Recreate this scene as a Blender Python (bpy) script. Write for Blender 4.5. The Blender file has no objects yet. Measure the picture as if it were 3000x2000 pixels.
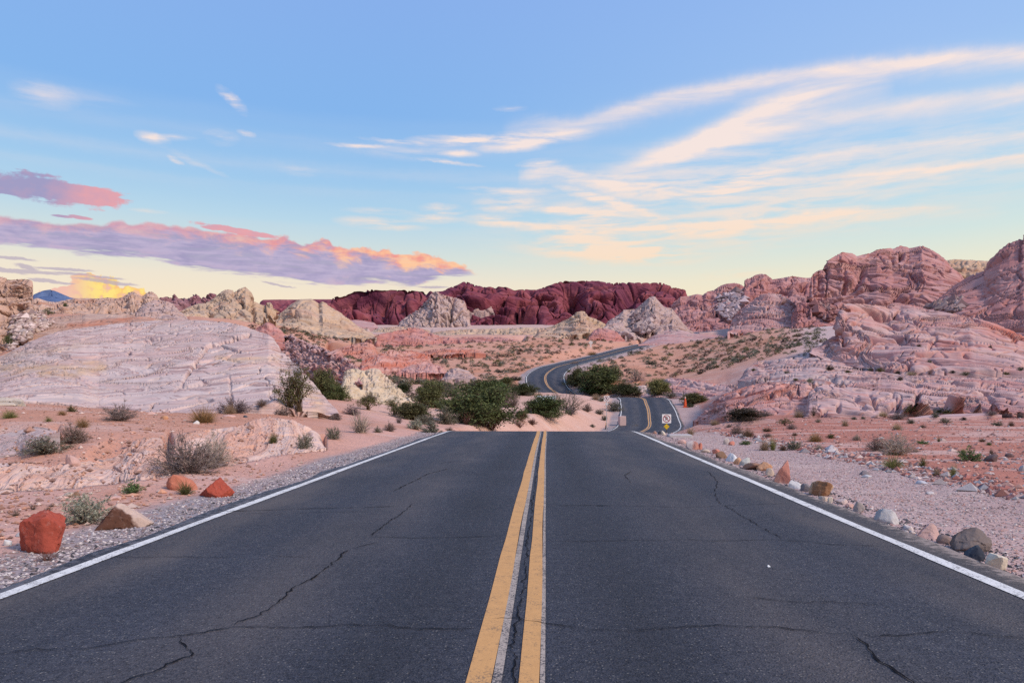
import bpy, bmesh, math, random
import numpy as np
from mathutils import Vector

# ------------------------------------------------------------------ scene, camera, sky, sun, exposure
scene = bpy.context.scene
col = scene.collection
random.seed(7)
R = math.radians
F = 2167.0          # focal length in pixels of the 3000 px wide photograph
HOR = 1155.6        # eye level row
EYE = 1.5

cam_d = bpy.data.cameras.new('camera')
cam = bpy.data.objects.new('camera', cam_d)
col.objects.link(cam)
cam.location = (0, 0, EYE)
cam.rotation_euler = (R(90), 0, 0)
cam_d.sensor_width = 36.0
cam_d.lens = 26.0
cam_d.shift_y = (HOR - 1000.0) / 3000.0
cam_d.clip_start = 0.1
cam_d.clip_end = 30000
scene.camera = cam

SUN_EL, SUN_AZ = 40.0, 122.0       # degrees; azimuth clockwise from +Y (view direction)
sun_d = bpy.data.lights.new('sun', 'SUN')
sun_d.energy = 3.4
sun_d.angle = R(9)
sun_d.color = (1.0, 0.83, 0.70)
sun = bpy.data.objects.new('sun', sun_d)
col.objects.link(sun)
sd = Vector((math.sin(R(SUN_AZ)) * math.cos(R(SUN_EL)), math.cos(R(SUN_AZ)) * math.cos(R(SUN_EL)), math.sin(R(SUN_EL))))
sun.rotation_euler = sd.to_track_quat('Z', 'Y').to_euler()

scene.view_settings.view_transform = 'Standard'
scene.view_settings.look = 'None'
scene.view_settings.exposure = 0.0
scene.view_settings.gamma = 1.0
scene.view_settings.use_curve_mapping = False
try:
    scene.cycles.max_bounces = 4
    scene.cycles.diffuse_bounces = 2
    scene.cycles.glossy_bounces = 1
    scene.cycles.transmission_bounces = 1
    scene.cycles.transparent_max_bounces = 6
    scene.cycles.use_denoising = False
    scene.cycles.caustics_reflective = False
    scene.cycles.caustics_refractive = False
except Exception:
    pass


# ---- a tiny algebra over shader nodes
class N:
    nt = None

    def __init__(s, v):
        s.v = v

    @staticmethod
    def put(sock, val):
        if isinstance(val, N):
            val = val.v
        if isinstance(val, (int, float)):
            sock.default_value = val
        elif isinstance(val, tuple):
            sock.default_value = val + (1.0,) if len(val) == 3 and sock.type == 'RGBA' else val
        else:
            N.nt.links.new(val, sock)

    @staticmethod
    def m(op, *a, clamp=False):
        n = N.nt.nodes.new('ShaderNodeMath')
        n.operation = op
        n.use_clamp = clamp
        for i, x in enumerate(a):
            N.put(n.inputs[i], x)
        return N(n.outputs[0])

    def __add__(a, b): return N.m('ADD', a, b)
    def __radd__(a, b): return N.m('ADD', b, a)
    def __sub__(a, b): return N.m('SUBTRACT', a, b)
    def __rsub__(a, b): return N.m('SUBTRACT', b, a)
    def __mul__(a, b): return N.m('MULTIPLY', a, b)
    def __rmul__(a, b): return N.m('MULTIPLY', b, a)
    def __truediv__(a, b): return N.m('DIVIDE', a, b)
    def clamp(a): return N.m('ADD', a, 0.0, clamp=True)
    def max(a, b): return N.m('MAXIMUM', a, b)
    def min(a, b): return N.m('MINIMUM', a, b)


def vec(x, y, z=0.0):
    n = N.nt.nodes.new('ShaderNodeCombineXYZ')
    for i, q in enumerate((x, y, z)):
        N.put(n.inputs[i], q)
    return N(n.outputs[0])


def sstep(x, a, b, to0=0.0, to1=1.0):
    n = N.nt.nodes.new('ShaderNodeMapRange')
    n.interpolation_type = 'SMOOTHSTEP'
    n.clamp = True
    N.put(n.inputs[0], x)
    for i, q in enumerate((a, b, to0, to1)):
        N.put(n.inputs[1 + i], q)
    return N(n.outputs[0])


def noise(v, scale, detail=3.0, rough=0.5, dist=0.0, dims='3D', color=False):
    n = N.nt.nodes.new('ShaderNodeTexNoise')
    n.noise_dimensions = dims
    if v is not None:
        N.put(n.inputs['Vector'], v)
    N.put(n.inputs['Scale'], scale)
    N.put(n.inputs['Detail'], detail)
    N.put(n.inputs['Roughness'], rough)
    N.put(n.inputs['Distortion'], dist)
    return N(n.outputs['Color' if color else 0])


def mapping(v, loc=(0, 0, 0), rot=(0, 0, 0), scale=(1, 1, 1), kind='POINT'):
    n = N.nt.nodes.new('ShaderNodeMapping')
    n.vector_type = kind
    N.put(n.inputs[0], v)
    if kind == 'POINT' or kind == 'TEXTURE':
        n.inputs['Location'].default_value = loc
    n.inputs['Rotation'].default_value = rot
    n.inputs['Scale'].default_value = scale
    return N(n.outputs[0])


def mix(f, a, b, mode='MIX'):
    n = N.nt.nodes.new('ShaderNodeMix')
    n.data_type = 'RGBA'
    n.blend_type = mode
    n.clamp_factor = True
    N.put(n.inputs[0], f)
    N.put(n.inputs[6], a)
    N.put(n.inputs[7], b)
    return N(n.outputs[2])


def ramp(f, stops, interp='LINEAR'):
    n = N.nt.nodes.new('ShaderNodeValToRGB')
    n.color_ramp.interpolation = interp
    el = n.color_ramp.elements
    while len(el) > 1:
        el.remove(el[-1])
    el[0].position = stops[0][0]
    el[0].color = tuple(stops[0][1]) + (1.0,)
    for p, c in stops[1:]:
        e = el.new(p)
        e.color = tuple(c) + (1.0,)
    N.put(n.inputs[0], f)
    return N(n.outputs[0])


def fcurve(f, pts):
    n = N.nt.nodes.new('ShaderNodeFloatCurve')
    c = n.mapping.curves[0]
    n.mapping.use_clip = False
    n.mapping.extend = 'HORIZONTAL'
    pts = sorted(pts)
    c.points[0].location = pts[0]
    c.points[1].location = pts[-1]
    for p in pts[1:-1]:
        c.points.new(*p)
    n.mapping.update()
    N.put(n.inputs[1], f)
    return N(n.outputs[0])


def srgb(r, g, b):
    out = []
    for q in (r, g, b):
        q /= 255.0
        out.append(q / 12.92 if q <= 0.04045 else ((q + 0.055) / 1.055) ** 2.4)
    return tuple(out)


# ---- sky
world = bpy.data.worlds.new('World')
scene.world = world
world.use_nodes = True
N.nt = world.node_tree
for n_ in list(N.nt.nodes):
    N.nt.nodes.remove(n_)


def sky_pt(px, py):
    """A point of the photograph as azimuth and elevation times F."""
    t = (px - 1500.0) / F
    a = math.atan(t)
    e = math.atan((HOR - py) / F * math.cos(a))
    return a * F, e * F


def zoom(ox, oy, s):
    return lambda x, y: (ox + x * s, oy + y * s)


ZA = zoom(1400, 0, 1600 / 2352.0)     # right sky
ZB = zoom(0, 150, 1600 / 2352.0)      # left sky
ZC = zoom(0, 500, 1500 / 2352.0)      # cloud bank


def build_sky():
    tc = N.nt.nodes.new('ShaderNodeTexCoord')
    sep = N.nt.nodes.new('ShaderNodeSeparateXYZ')
    N.nt.links.new(tc.outputs['Generated'], sep.inputs[0])
    dx, dy, dz = (N(sep.outputs[i]) for i in range(3))
    X = N.m('ARCTAN2', dx, dy) * F
    Y = N.m('ARCSINE', dz) * F
    V = vec(X, Y)
    t = (X + 1600.0) / 3200.0
    # clear sky, left and right
    e = (Y / 1150.0).clamp()
    left = ramp(e, [(0.0, srgb(250, 218, 178)), (0.20, srgb(246, 223, 189)), (0.28, srgb(235, 222, 199)), (0.34, srgb(211, 219, 211)), (0.42, srgb(180, 210, 226)),
                    (0.52, srgb(152, 195, 231)), (0.67, srgb(129, 177, 231)), (1.0, srgb(134, 171, 231))])
    right = ramp(e, [(0.0, srgb(250, 224, 178)), (0.21, srgb(247, 230, 188)), (0.28, srgb(233, 228, 201)), (0.36, srgb(208, 224, 218)), (0.45, srgb(188, 217, 229)),
                     (0.58, srgb(169, 205, 236)), (0.75, srgb(154, 189, 236)), (1.0, srgb(143, 179, 236))])
    sky = mix(sstep(X, -500.0, 1300.0), left, right)
    # real daylight model adds its own slow drift of tone
    ns = N.nt.nodes.new('ShaderNodeTexSky')
    ns.sky_type = 'NISHITA'
    ns.sun_disc = False
    ns.sun_elevation = R(SUN_EL)
    ns.sun_rotation = R(SUN_AZ)
    sky = mix(0.012, sky, N(ns.outputs[0]))

    wv = noise(mapping(V, scale=(1 / 420.0, 1 / 130.0, 1)), 1.0, 3.0, 0.55)
    warp = (wv - 0.5) * 70.0
    fil = noise(mapping(V, rot=(0, 0, R(-17)), scale=(1 / 260.0, 1 / 38.0, 1)), 1.0, 6.0, 0.62, 0.4)
    fil2 = noise(mapping(V, rot=(0, 0, R(3)), scale=(1 / 190.0, 1 / 26.0, 1)), 1.0, 5.0, 0.6, 0.3)
    fluff = noise(V, 1 / 30.0, 3.0, 0.6)

    def arc(pts, wl, wu, amp, Z=ZA, wob=0.5, tex=None, base=0.35, gain=1.3):
        q = [sky_pt(*Z(*p)) for p in pts]
        c = fcurve(t, [((x + 1600) / 3200.0, y / 1200.0) for x, y in q]) * 1200.0
        xs = [(x + 1600) / 3200.0 for x, y in q]
        am = fcurve(t, [(xs[0], 0.0)] + [(xs[0] + f * (xs[-1] - xs[0]), a) for f, a in amp])
        d = Y + warp * wob + (fluff - 0.5) * 14.0 - c
        w = sstep(d, -6.0, 6.0, float(wl), float(wu))
        g = N.m('EXPONENT', N.m('MULTIPLY', (d / w) * (d / w), -1.0))
        return (g * am * (base + gain * 1.25 * ((fil if tex is None else tex) - 0.31))).clamp()

    A = arc([(100, 560), (250, 528), (420, 532), (560, 492), (700, 455), (850, 420), (1000, 395), (1200, 350), (1400, 320), (1600, 290), (1900, 258), (2100, 243), (2420, 222)],
            32, 18, [(0.10, 0.6), (0.3, 1.0), (0.5, 1.05), (1.0, 1.3)])
    B = arc([(500, 790), (690, 705), (850, 650), (950, 610), (1050, 565), (1150, 512), (1300, 460), (1450, 415), (1600, 380), (1800, 355)],
            33, 27, [(0.15, 0.6), (0.45, 1.5), (0.8, 0.95), (1.0, 0.0)])
    B2 = arc([(1000, 620), (1250, 560), (1400, 530), (1600, 490), (1800, 462), (2000, 446), (2200, 425), (2420, 398)], 25, 19, [(0.2, 0.9), (0.6, 0.8), (1.0, 1.1)])
    C = arc([(1200, 720), (1500, 672), (1700, 640), (1900, 610), (2100, 595), (2420, 570)], 15, 11, [(0.3, 0.75), (1.0, 0.5)])
    D = arc([(1550, 770), (1750, 750), (1950, 725), (2150, 695), (2420, 655)], 20, 9, [(0.3, 0.6), (1.0, 0.8)])
    E = arc([(500, 990), (700, 985), (1000, 968), (1200, 950), (1500, 922), (1800, 908), (2300, 903)], 22, 8, [(0.3, 0.95), (0.5, 1.1), (0.8, 0.6), (1.0, 0.0)], wob=0.15, tex=fil2)
    G = arc([(170, 760), (330, 742), (450, 768), (560, 790), (750, 805), (1000, 830)], 22, 18, [(0.2, 1.1), (0.6, 0.8), (1.0, 0.2)], wob=0.3, tex=fil2)
    cir = A
    for q in (B, B2, C, D, E, G):
        cir = cir + q
    ell = []
    for (x, y, rx, ry, rot, k) in [(160, 632, 120, 17, 3, 1), (265, 700, 62, 11, 4, 1), (270, 590, 150, 22, 2, 1), (130, 880, 100, 24, 0, 1), (150, 828, 120, 14, 0, .7),
                                   (320, 905, 55, 10, 0, 1), (490, 930, 130, 32, -8, 1), (560, 870, 165, 15, -17, 1.1), (90, 950, 105, 18, -2, 1), (330, 982, 150, 26, -9, .9),
                                   (590, 1085, 250, 38, -5, 1.15), (740, 1105, 110, 26, 0, 1), (1100, 1180, 110, 14, 3, .6), (1110, 790, 150, 30, 8, .8), (20, 605, 90, 9, 2, .9),
                                   (1050, 800, 760, 140, 6, .40), (1600, 840, 900, 120, 6, .36), (900, 1010, 560, 70, 3, .42), (900, 700, 340, 80, 14, .28)]:
        ell.append((ZA(x, y), rx * .68, ry * .68, rot, k))
    for (x, y, rx, ry, rot, k) in [(190, 190, 90, 40, 0, .5), (330, 190, 170, 26, 0, .22), (1000, 212, 62, 20, -35, .85), (655, 378, 52, 22, -10, 1), (735, 372, 80, 12, 6, .7),
                                   (950, 374, 55, 26, 0, .5), (1060, 358, 32, 11, -10, .6), (755, 468, 28, 11, -20, .9), (860, 487, 110, 12, -20, .35), (1530, 405, 110, 9, 1, .9),
                                   (1700, 390, 130, 9, -3, .85), (1990, 386, 190, 22, 1, 1.05), (1980, 445, 75, 14, 0, .95), (1920, 476, 130, 9, -6, .8), (1640, 742, 160, 24, -2, 1),
                                   (1860, 722, 110, 18, 0, .85), (1910, 678, 85, 20, -3, 1), (1660, 690, 140, 13, 0, .45), (2200, 245, 60, 12, 0, .45), (1290, 520, 80, 16, 0, .3),
                                   (1800, 430, 260, 34, 0, .3), (640, 690, 55, 8, 0, .5), (2050, 588, 70, 8, 0, .5)]:
        ell.append((ZB(x, y), rx * .55, ry * .52, rot, k * (.8 if x < 1300 else 1.0)))
    Vw = vec(X + (fluff - 0.5) * 30.0, Y + warp * 0.25 + (fluff - 0.5) * 10.0)
    ws = None
    for (p, rx, ry, rot, k) in ell:
        x, y = sky_pt(*p)
        g = N.nt.nodes.new('ShaderNodeTexGradient')
        g.gradient_type = 'SPHERICAL'
        N.put(g.inputs[0], mapping(Vw, loc=(x, y, 0), rot=(0, 0, R(rot)), scale=(rx * 1.7, ry * 1.7, 1), kind='TEXTURE'))
        q = N(g.outputs[1]) * (1.35 * k)
        ws = q if ws is None else ws + q
    wis = (ws * sstep(fil2, 0.30, 0.66)).clamp()
    ca = (cir + wis * 0.95).clamp()
    warm = mix(sstep(Y, 250.0, 700.0), srgb(255, 222, 188), srgb(253, 232, 222))
    sky = mix(ca * 0.9, sky, warm)

    # violet bank with lit billows on top and at its right end
    top = [(-80, 205), (0, 205), (100, 215), (250, 238), (400, 242), (480, 240), (520, 225), (560, 222), (600, 242), (650, 236), (740, 240), (850, 256), (950, 270), (1100, 292), (1230, 304),
           (1300, 296), (1345, 312), (1400, 332), (1490, 312), (1540, 342), (1570, 352), (1620, 345), (1700, 356), (1760, 356), (1820, 375), (1930, 378), (2000, 392), (2100, 425), (2215, 472)]
    bot = [(-80, 335), (0, 340), (200, 355), (400, 386), (700, 408), (900, 452), (1200, 487), (1400, 512), (1530, 528), (1750, 518), (1900, 530), (2000, 502), (2215, 476)]

    def cv(pts):
        return fcurve(t, [((x + 1600) / 3200.0, y / 800.0) for x, y in (sky_pt(*ZC(*p)) for p in pts)]) * 800.0

    Tt, Bt = cv(top), cv(bot)
    bill = noise(mapping(V, scale=(1 / 46.0, 1 / 34.0, 1)), 1.0, 4.0, 0.55)
    vor = N.nt.nodes.new('ShaderNodeTexVoronoi')
    vor.feature = 'SMOOTH_F1'
    vor.inputs['Smoothness'].default_value = 0.5
    N.put(vor.inputs['Vector'], vec((X + (bill - 0.5) * 34.0) / 32.0, (Y + (bill - 0.5) * 20.0) / 22.0))
    vor.inputs['Scale'].default_value = 1.0
    puff = 1.0 - N(vor.outputs[0])
    flat = noise(mapping(V, rot=(0, 0, R(9)), scale=(1 / 120.0, 1 / 13.0, 1)), 1.0, 5.0, 0.6)
    xr = sstep(X, sky_pt(*ZC(300, 300))[0], sky_pt(*ZC(1900, 300))[0])
    up = Tt + (bill - 0.5) * (18.0 + 22.0 * xr) + (puff - 0.55) * (6.0 + 16.0 * xr) - Y
    dn = Y - Bt + (flat - 0.5) * 62.0
    inx = sstep(X, sky_pt(*ZC(2215, 474))[0], sky_pt(*ZC(2120, 474))[0])
    bank = sstep(up, -2.5, 7.0) * sstep(dn, -5.0, 9.0) * inx
    frac = (up / (Tt - Bt + 1.0))
    xr = sstep(X, sky_pt(*ZC(300, 300))[0], sky_pt(*ZC(1900, 300))[0])
    bil2 = noise(mapping(V, rot=(0, 0, R(8)), scale=(1 / 95.0, 1 / 42.0, 1)), 1.0, 6.0, 0.62, 0.5)
    tip = sstep(X, sky_pt(*ZC(1450, 300))[0], sky_pt(*ZC(2100, 300))[0])
    lit = sstep(frac + (bil2 - 0.5) * -1.5 + (bill - 0.5) * -0.55 - (puff - 0.5) * 0.22 * xr - tip * 0.25, 0.40, 0.0) * (0.45 + 0.6 * xr)
    lit = (lit + sstep(bil2 + (flat - 0.5) * 0.6, 0.50, 0.66) * sstep(dn, 44.0, 8.0) * (0.10 + 0.9 * tip)).clamp()
    vio = mix(sstep(flat * 0.6 + bil2 * 0.4, 0.38, 0.60), srgb(157, 149, 189), srgb(190, 178, 208))
    pink = mix(sstep(bill * 0.6 + bil2 * 0.5 + tip * 0.10, 0.46, 0.72), srgb(238, 142, 140), mix(xr, srgb(250, 184, 172), srgb(255, 200, 158)))
    bcol = mix(lit, vio, pink)
    sky = mix(bank * (0.80 + 0.18 * sstep(flat, 0.3, 0.55)), sky, bcol)
    # thin streak beside the bank and the small cloud above it
    sm = None
    for (x, y, rx, ry, rot) in [(90, 75, 130, 42, 4), (250, 90, 190, 55, -6), (400, 118, 150, 44, 0), (470, 108, 80, 18, 0), (1100, 278, 190, 15, -7), (980, 262, 60, 12, 0), (370, 215, 50, 9, -4), (290, 210, 40, 6, 0)]:
        cx, cy = sky_pt(*ZC(x, y))
        g = N.nt.nodes.new('ShaderNodeTexGradient')
        g.gradient_type = 'SPHERICAL'
        N.put(g.inputs[0], mapping(V, loc=(cx, cy, 0), rot=(0, 0, R(rot)), scale=(rx * .8, ry * .8, 1), kind='TEXTURE'))
        q = N(g.outputs[1])
        sm = q if sm is None else sm.max(q)
    sa = sstep(sm * 1.1 + (bill - 0.5) * 1.1 + (flat - 0.5) * 0.9, 0.20, 0.46) * sstep(sm, 0.0, 0.05)
    sc_ = mix((sstep(X, sky_pt(*ZC(150, 100))[0], sky_pt(*ZC(480, 100))[0]) * 0.8 + (bill - 0.5) * 0.9).clamp(), srgb(160, 152, 192), srgb(240, 162, 164))
    sky = mix(sa * 0.92, sky, sc_)
    # low grey streaks and the glowing cumulus at far left
    st = None
    for (x, y, rx, ry, rot) in [(40, 402, 110, 9, 0), (120, 445, 60, 14, -8), (150, 465, 130, 9, 0), (290, 452, 130, 8, 0), (330, 472, 90, 8, 0), (210, 505, 70, 10, -6), (490, 508, 150, 11, -3), (300, 515, 40, 6, 0), (30, 458, 90, 12, -5), (1280, 525, 90, 8, -8), (1990, 535, 90, 9, 0), (480, 490, 90, 7, 0)]:
        cx, cy = sky_pt(*ZC(x, y))
        g = N.nt.nodes.new('ShaderNodeTexGradient')
        g.gradient_type = 'SPHERICAL'
        N.put(g.inputs[0], mapping(Vw, loc=(cx, cy, 0), rot=(0, 0, R(rot)), scale=(rx * .7, ry * .62, 1), kind='TEXTURE'))
        q = N(g.outputs[1])
        st = q if st is None else st.max(q)
    cu = None
    for (x, y, rx, ry) in [(440, 545, 95, 60), (410, 500, 62, 26), (480, 552, 62, 52), (310, 570, 60, 38), (370, 560, 60, 40), (600, 572, 62, 36), (430, 585, 190, 30)]:
        cx, cy = sky_pt(*ZC(x, y))
        g = N.nt.nodes.new('ShaderNodeTexGradient')
        g.gradient_type = 'SPHERICAL'
        N.put(g.inputs[0], mapping(V, loc=(cx, cy, 0), scale=(rx * .85, ry * .85, 1), kind='TEXTURE'))
        q = N(g.outputs[1])
        cu = q if cu is None else cu.max(q)
    cb = noise(V, 1 / 24.0, 4.0, 0.55)
    cua = sstep(cu + (cb - 0.5) * 0.95, 0.22, 0.32) * sstep(cu, 0.0, 0.05)
    gl = sstep(X, sky_pt(*ZC(280, 540))[0], sky_pt(*ZC(470, 540))[0])
    ccol = mix(gl * sstep(cb, 0.3, 0.5), srgb(240, 190, 176), mix(sstep(cb + (cu - 0.4) * 0.25, 0.36, 0.64), srgb(252, 188, 104), srgb(255, 228, 132)))
    sky = mix(cua * 0.97, sky, ccol)
    sky = mix(sstep(st + (flat - 0.5) * 0.4, 0.12, 0.5) * sstep(st, 0.0, 0.1) * 0.7, sky, srgb(180, 167, 188))

    bg = N.nt.nodes.new('ShaderNodeBackground')
    N.put(bg.inputs[0], sky)
    bg.inputs[1].default_value = 1.0
    out = N.nt.nodes.new('ShaderNodeOutputWorld')
    N.nt.links.new(bg.outputs[0], out.inputs[0])


build_sky()
try:
    world.cycles.sampling_method = 'MANUAL'
    world.cycles.sample_map_resolution = 256
except Exception:
    pass


# ------------------------------------------------------------------ numpy noise
_rng = np.random.default_rng(11)
_perm = _rng.permutation(512).astype(np.int64)
_perm = np.concatenate([_perm, _perm, _perm])
_g = _rng.normal(size=(512, 3))
_g /= np.linalg.norm(_g, axis=1)[:, None]


def perlin(p, seed=0):
    p = np.asarray(p, dtype=np.float64) + seed * 17.31
    i = np.floor(p).astype(np.int64)
    f = p - i
    u = f * f * f * (f * (f * 6 - 15) + 10)
    i &= 511
    out = 0
    for dx in (0, 1):
        wx = u[..., 0] if dx else 1 - u[..., 0]
        for dy in (0, 1):
            wy = u[..., 1] if dy else 1 - u[..., 1]
            for dz in (0, 1):
                wz = u[..., 2] if dz else 1 - u[..., 2]
                h = _perm[_perm[_perm[(i[..., 0] + dx) & 511] + ((i[..., 1] + dy) & 511)] + ((i[..., 2] + dz) & 511)]
                g = _g[h & 511]
                out = out + wx * wy * wz * (g[..., 0] * (f[..., 0] - dx) + g[..., 1] * (f[..., 1] - dy) + g[..., 2] * (f[..., 2] - dz))
    return out * 1.5


def fbm(p, octv=4, gain=0.5, seed=0):
    a, t, o = 1.0, 0.0, 0.0
    q = np.asarray(p, dtype=np.float64)
    for k in range(octv):
        o = o + a * perlin(q, seed + k)
        t += a
        a *= gain
        q = q * 2.03
    return o / t


def worley(p, seed=0):
    """F1, F2 and a random value of the nearest cell."""
    p = np.asarray(p, dtype=np.float64) + seed * 9.17
    i = np.floor(p).astype(np.int64)
    f1 = np.full(p.shape[:-1], 9.0)
    f2 = f1.copy()
    idv = np.zeros(p.shape[:-1])
    for dx in (-1, 0, 1):
        for dy in (-1, 0, 1):
            for dz in (-1, 0, 1):
                c = i + np.array([dx, dy, dz])
                h = _perm[_perm[_perm[c[..., 0] & 511] + (c[..., 1] & 511)] + (c[..., 2] & 511)]
                o = _g[h] * 0.45 + 0.5
                d = np.linalg.norm(c + o - p, axis=-1)
                nr = d < f1
                f2 = np.where(nr, f1, np.minimum(f2, d))
                idv = np.where(nr, h / 512.0, idv)
                f1 = np.where(nr, d, f1)
    return f1, f2, idv


def smooth(x, a, b):
    t = np.clip((np.asarray(x, dtype=np.float64) - a) / (b - a), 0, 1)
    return t * t * (3 - 2 * t)


# ------------------------------------------------------------------ mesh helpers
def tagged(o, label=None, cat=None, group=None, kind=None):
    if label:
        o['label'] = label
    if cat:
        o['category'] = cat
    if group:
        o['group'] = group
    if kind:
        o['kind'] = kind
    return o


def mesh_obj(name, verts, faces, mat, parent=None, smooth_=True, attrs=None, cattrs=None):
    """verts (n,3); faces an (m,3) or (m,4) int array, or a list of such arrays / of lists."""
    me = bpy.data.meshes.new(name)
    v = np.ascontiguousarray(verts, dtype=np.float32).reshape(-1, 3)
    me.vertices.add(len(v))
    me.vertices.foreach_set('co', v.ravel())
    fl = faces if isinstance(faces, list) else [faces]
    li, ls, n0 = [], [], 0
    for f in fl:
        f = np.asarray(f, dtype=np.int32)
        if f.ndim == 1:
            f = f[None]
        li.append(f.ravel())
        ls.append(n0 + np.arange(len(f), dtype=np.int32) * f.shape[1])
        n0 += f.size
    li, ls = np.concatenate(li), np.concatenate(ls)
    me.loops.add(len(li))
    me.loops.foreach_set('vertex_index', li)
    me.polygons.add(len(ls))
    me.polygons.foreach_set('loop_start', ls)
    me.polygons.foreach_set('use_smooth', np.full(len(ls), bool(smooth_)))
    for k, a in (attrs or {}).items():
        at = me.attributes.new(k, 'FLOAT', 'POINT')
        at.data.foreach_set('value', np.ascontiguousarray(a, dtype=np.float32).ravel())
    for k, a in (cattrs or {}).items():
        at = me.attributes.new(k, 'FLOAT_COLOR', 'POINT')
        a = np.asarray(a, dtype=np.float32).reshape(-1, 3)
        at.data.foreach_set('color', np.concatenate([a, np.ones((len(a), 1), np.float32)], 1).ravel())
    me.update(calc_edges=True)
    me.validate()
    if mat:
        me.materials.append(mat)
    o = bpy.data.objects.new(name, me)
    col.objects.link(o)
    if parent:
        o.parent = parent
    return o


def grid_faces(nv, nu, wrap=False):
    i = np.arange(nv * nu).reshape(nv, nu)
    if wrap:
        i = np.concatenate([i, i[:, :1]], 1)
    return np.stack([i[:-1, :-1], i[:-1, 1:], i[1:, 1:], i[1:, :-1]], -1).reshape(-1, 4)


def empty(name, loc, label=None, cat=None, group=None, rz=0.0):
    o = bpy.data.objects.new(name, None)
    o.empty_display_size = 0.2
    col.objects.link(o)
    o.location = loc
    o.rotation_euler = (0, 0, rz)
    return tagged(o, label, cat, group)


# ------------------------------------------------------------------ materials
def new_mat(name):
    m = bpy.data.materials.new(name)
    m.use_nodes = True
    N.nt = m.node_tree
    for n_ in list(N.nt.nodes):
        N.nt.nodes.remove(n_)
    return m


def finish(colr, rough=0.9, spec=0.15, bump=None, bstr=0.4, bdist=0.1, trans=None, nrm=None):
    p = N.nt.nodes.new('ShaderNodeBsdfPrincipled')
    N.put(p.inputs['Base Color'], colr)
    N.put(p.inputs['Roughness'], rough)
    N.put(p.inputs['Specular IOR Level'], spec)
    if bump is not None:
        b = N.nt.nodes.new('ShaderNodeBump')
        b.inputs['Strength'].default_value = bstr
        b.inputs['Distance'].default_value = bdist
        N.put(b.inputs['Height'], bump)
        N.nt.links.new(b.outputs[0], p.inputs['Normal'])
    sh = p.outputs[0]
    if trans is not None:
        tr = N.nt.nodes.new('ShaderNodeBsdfTranslucent')
        N.put(tr.inputs[0], colr)
        mx = N.nt.nodes.new('ShaderNodeMixShader')
        mx.inputs[0].default_value = trans
        N.nt.links.new(sh, mx.inputs[1])
        N.nt.links.new(tr.outputs[0], mx.inputs[2])
        sh = mx.outputs[0]
    out = N.nt.nodes.new('ShaderNodeOutputMaterial')
    N.nt.links.new(sh, out.inputs[0])


def pos():
    n = N.nt.nodes.new('ShaderNodeNewGeometry')
    return N(n.outputs['Position'])


def objpos():
    n = N.nt.nodes.new('ShaderNodeTexCoord')
    return N(n.outputs['Object'])


def attr(name, out='Fac'):
    n = N.nt.nodes.new('ShaderNodeAttribute')
    n.attribute_name = name
    return N(n.outputs[out])


def objcol():
    n = N.nt.nodes.new('ShaderNodeObjectInfo')
    return N(n.outputs['Color'])


def objrand():
    n = N.nt.nodes.new('ShaderNodeObjectInfo')
    return N(n.outputs['Random'])


def voron(v, scale, feature='F1', rnd=1.0, out=0):
    n = N.nt.nodes.new('ShaderNodeTexVoronoi')
    n.feature = feature
    N.put(n.inputs['Vector'], v)
    n.inputs['Scale'].default_value = scale
    n.inputs['Randomness'].default_value = rnd
    return N(n.outputs[out])


def hsv_val(c, f):
    """colour times a value around 1"""
    return mix(1.0, c, vec(f, f, f), 'MULTIPLY')


# ------------------------------------------------------------------ the road's course and the lie of the land
def P(px, py, d):
    return np.array([(px - 1500.0) / F * d, d, EYE + (HOR - py) / F * d])


_rd = [(-0.83, -14.0, 0.0), (-0.37, -4.0, 0.0), (0.0, 3.85, 0.0), (0.285, 10, 0), (0.75, 20, 0.0), (1.14, 27.6, 0.0), (1.30, 31.0, -0.035), (1.50, 35.0, -0.30), (1.95, 42, -1.1), (3.4, 52, -2.1), (6.2, 63, -2.9), (9.9, 74, -3.1)]
for q in [(1897, 1256, 88), (1903, 1224, 99), (1895, 1186, 112), (1875, 1164.5, 121.5), (1783, 1165.5, 129.5), (1668, 1163, 136), (1612, 1137, 143), (1598, 1107, 150), (1622, 1080, 164), (1673, 1064, 184), (1757, 1043.5, 216), (1882, 1011, 268), (2000, 990, 310)]:
    _rd.append(tuple(P(*q)))
_rd = np.array(_rd)


def catmull(p, step):
    t = np.concatenate([[0], np.cumsum(np.linalg.norm(np.diff(p[:, :2], axis=0), axis=1) ** 0.5)])
    m = np.empty_like(p)
    m[1:-1] = (p[2:] - p[:-2]) / (t[2:] - t[:-2])[:, None]
    # non-uniform tangents
    for i in range(1, len(p) - 1):
        a, b = t[i] - t[i - 1], t[i + 1] - t[i]
        m[i] = ((p[i] - p[i - 1]) / a * b + (p[i + 1] - p[i]) / b * a) / (a + b)
    m[0], m[-1] = (p[1] - p[0]) / (t[1] - t[0]), (p[-1] - p[-2]) / (t[-1] - t[-2])
    out = []
    for i in range(len(p) - 1):
        h = t[i + 1] - t[i]
        n = max(2, int(np.linalg.norm(p[i + 1] - p[i]) / step))
        s = np.arange(n)[:, None] / n
        out.append((2 * s ** 3 - 3 * s ** 2 + 1) * p[i] + (s ** 3 - 2 * s ** 2 + s) * h * m[i] + (-2 * s ** 3 + 3 * s ** 2) * p[i + 1] + (s ** 3 - s ** 2) * h * m[i + 1])
    return np.concatenate(out + [p[-1:]])


ROAD = catmull(_rd, 0.7)
_tan = np.gradient(ROAD[:, :2], axis=0)
_tan /= np.linalg.norm(_tan, axis=1)[:, None]
NRM = np.stack([_tan[:, 1], -_tan[:, 0]], 1)          # to the right of travel

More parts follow.
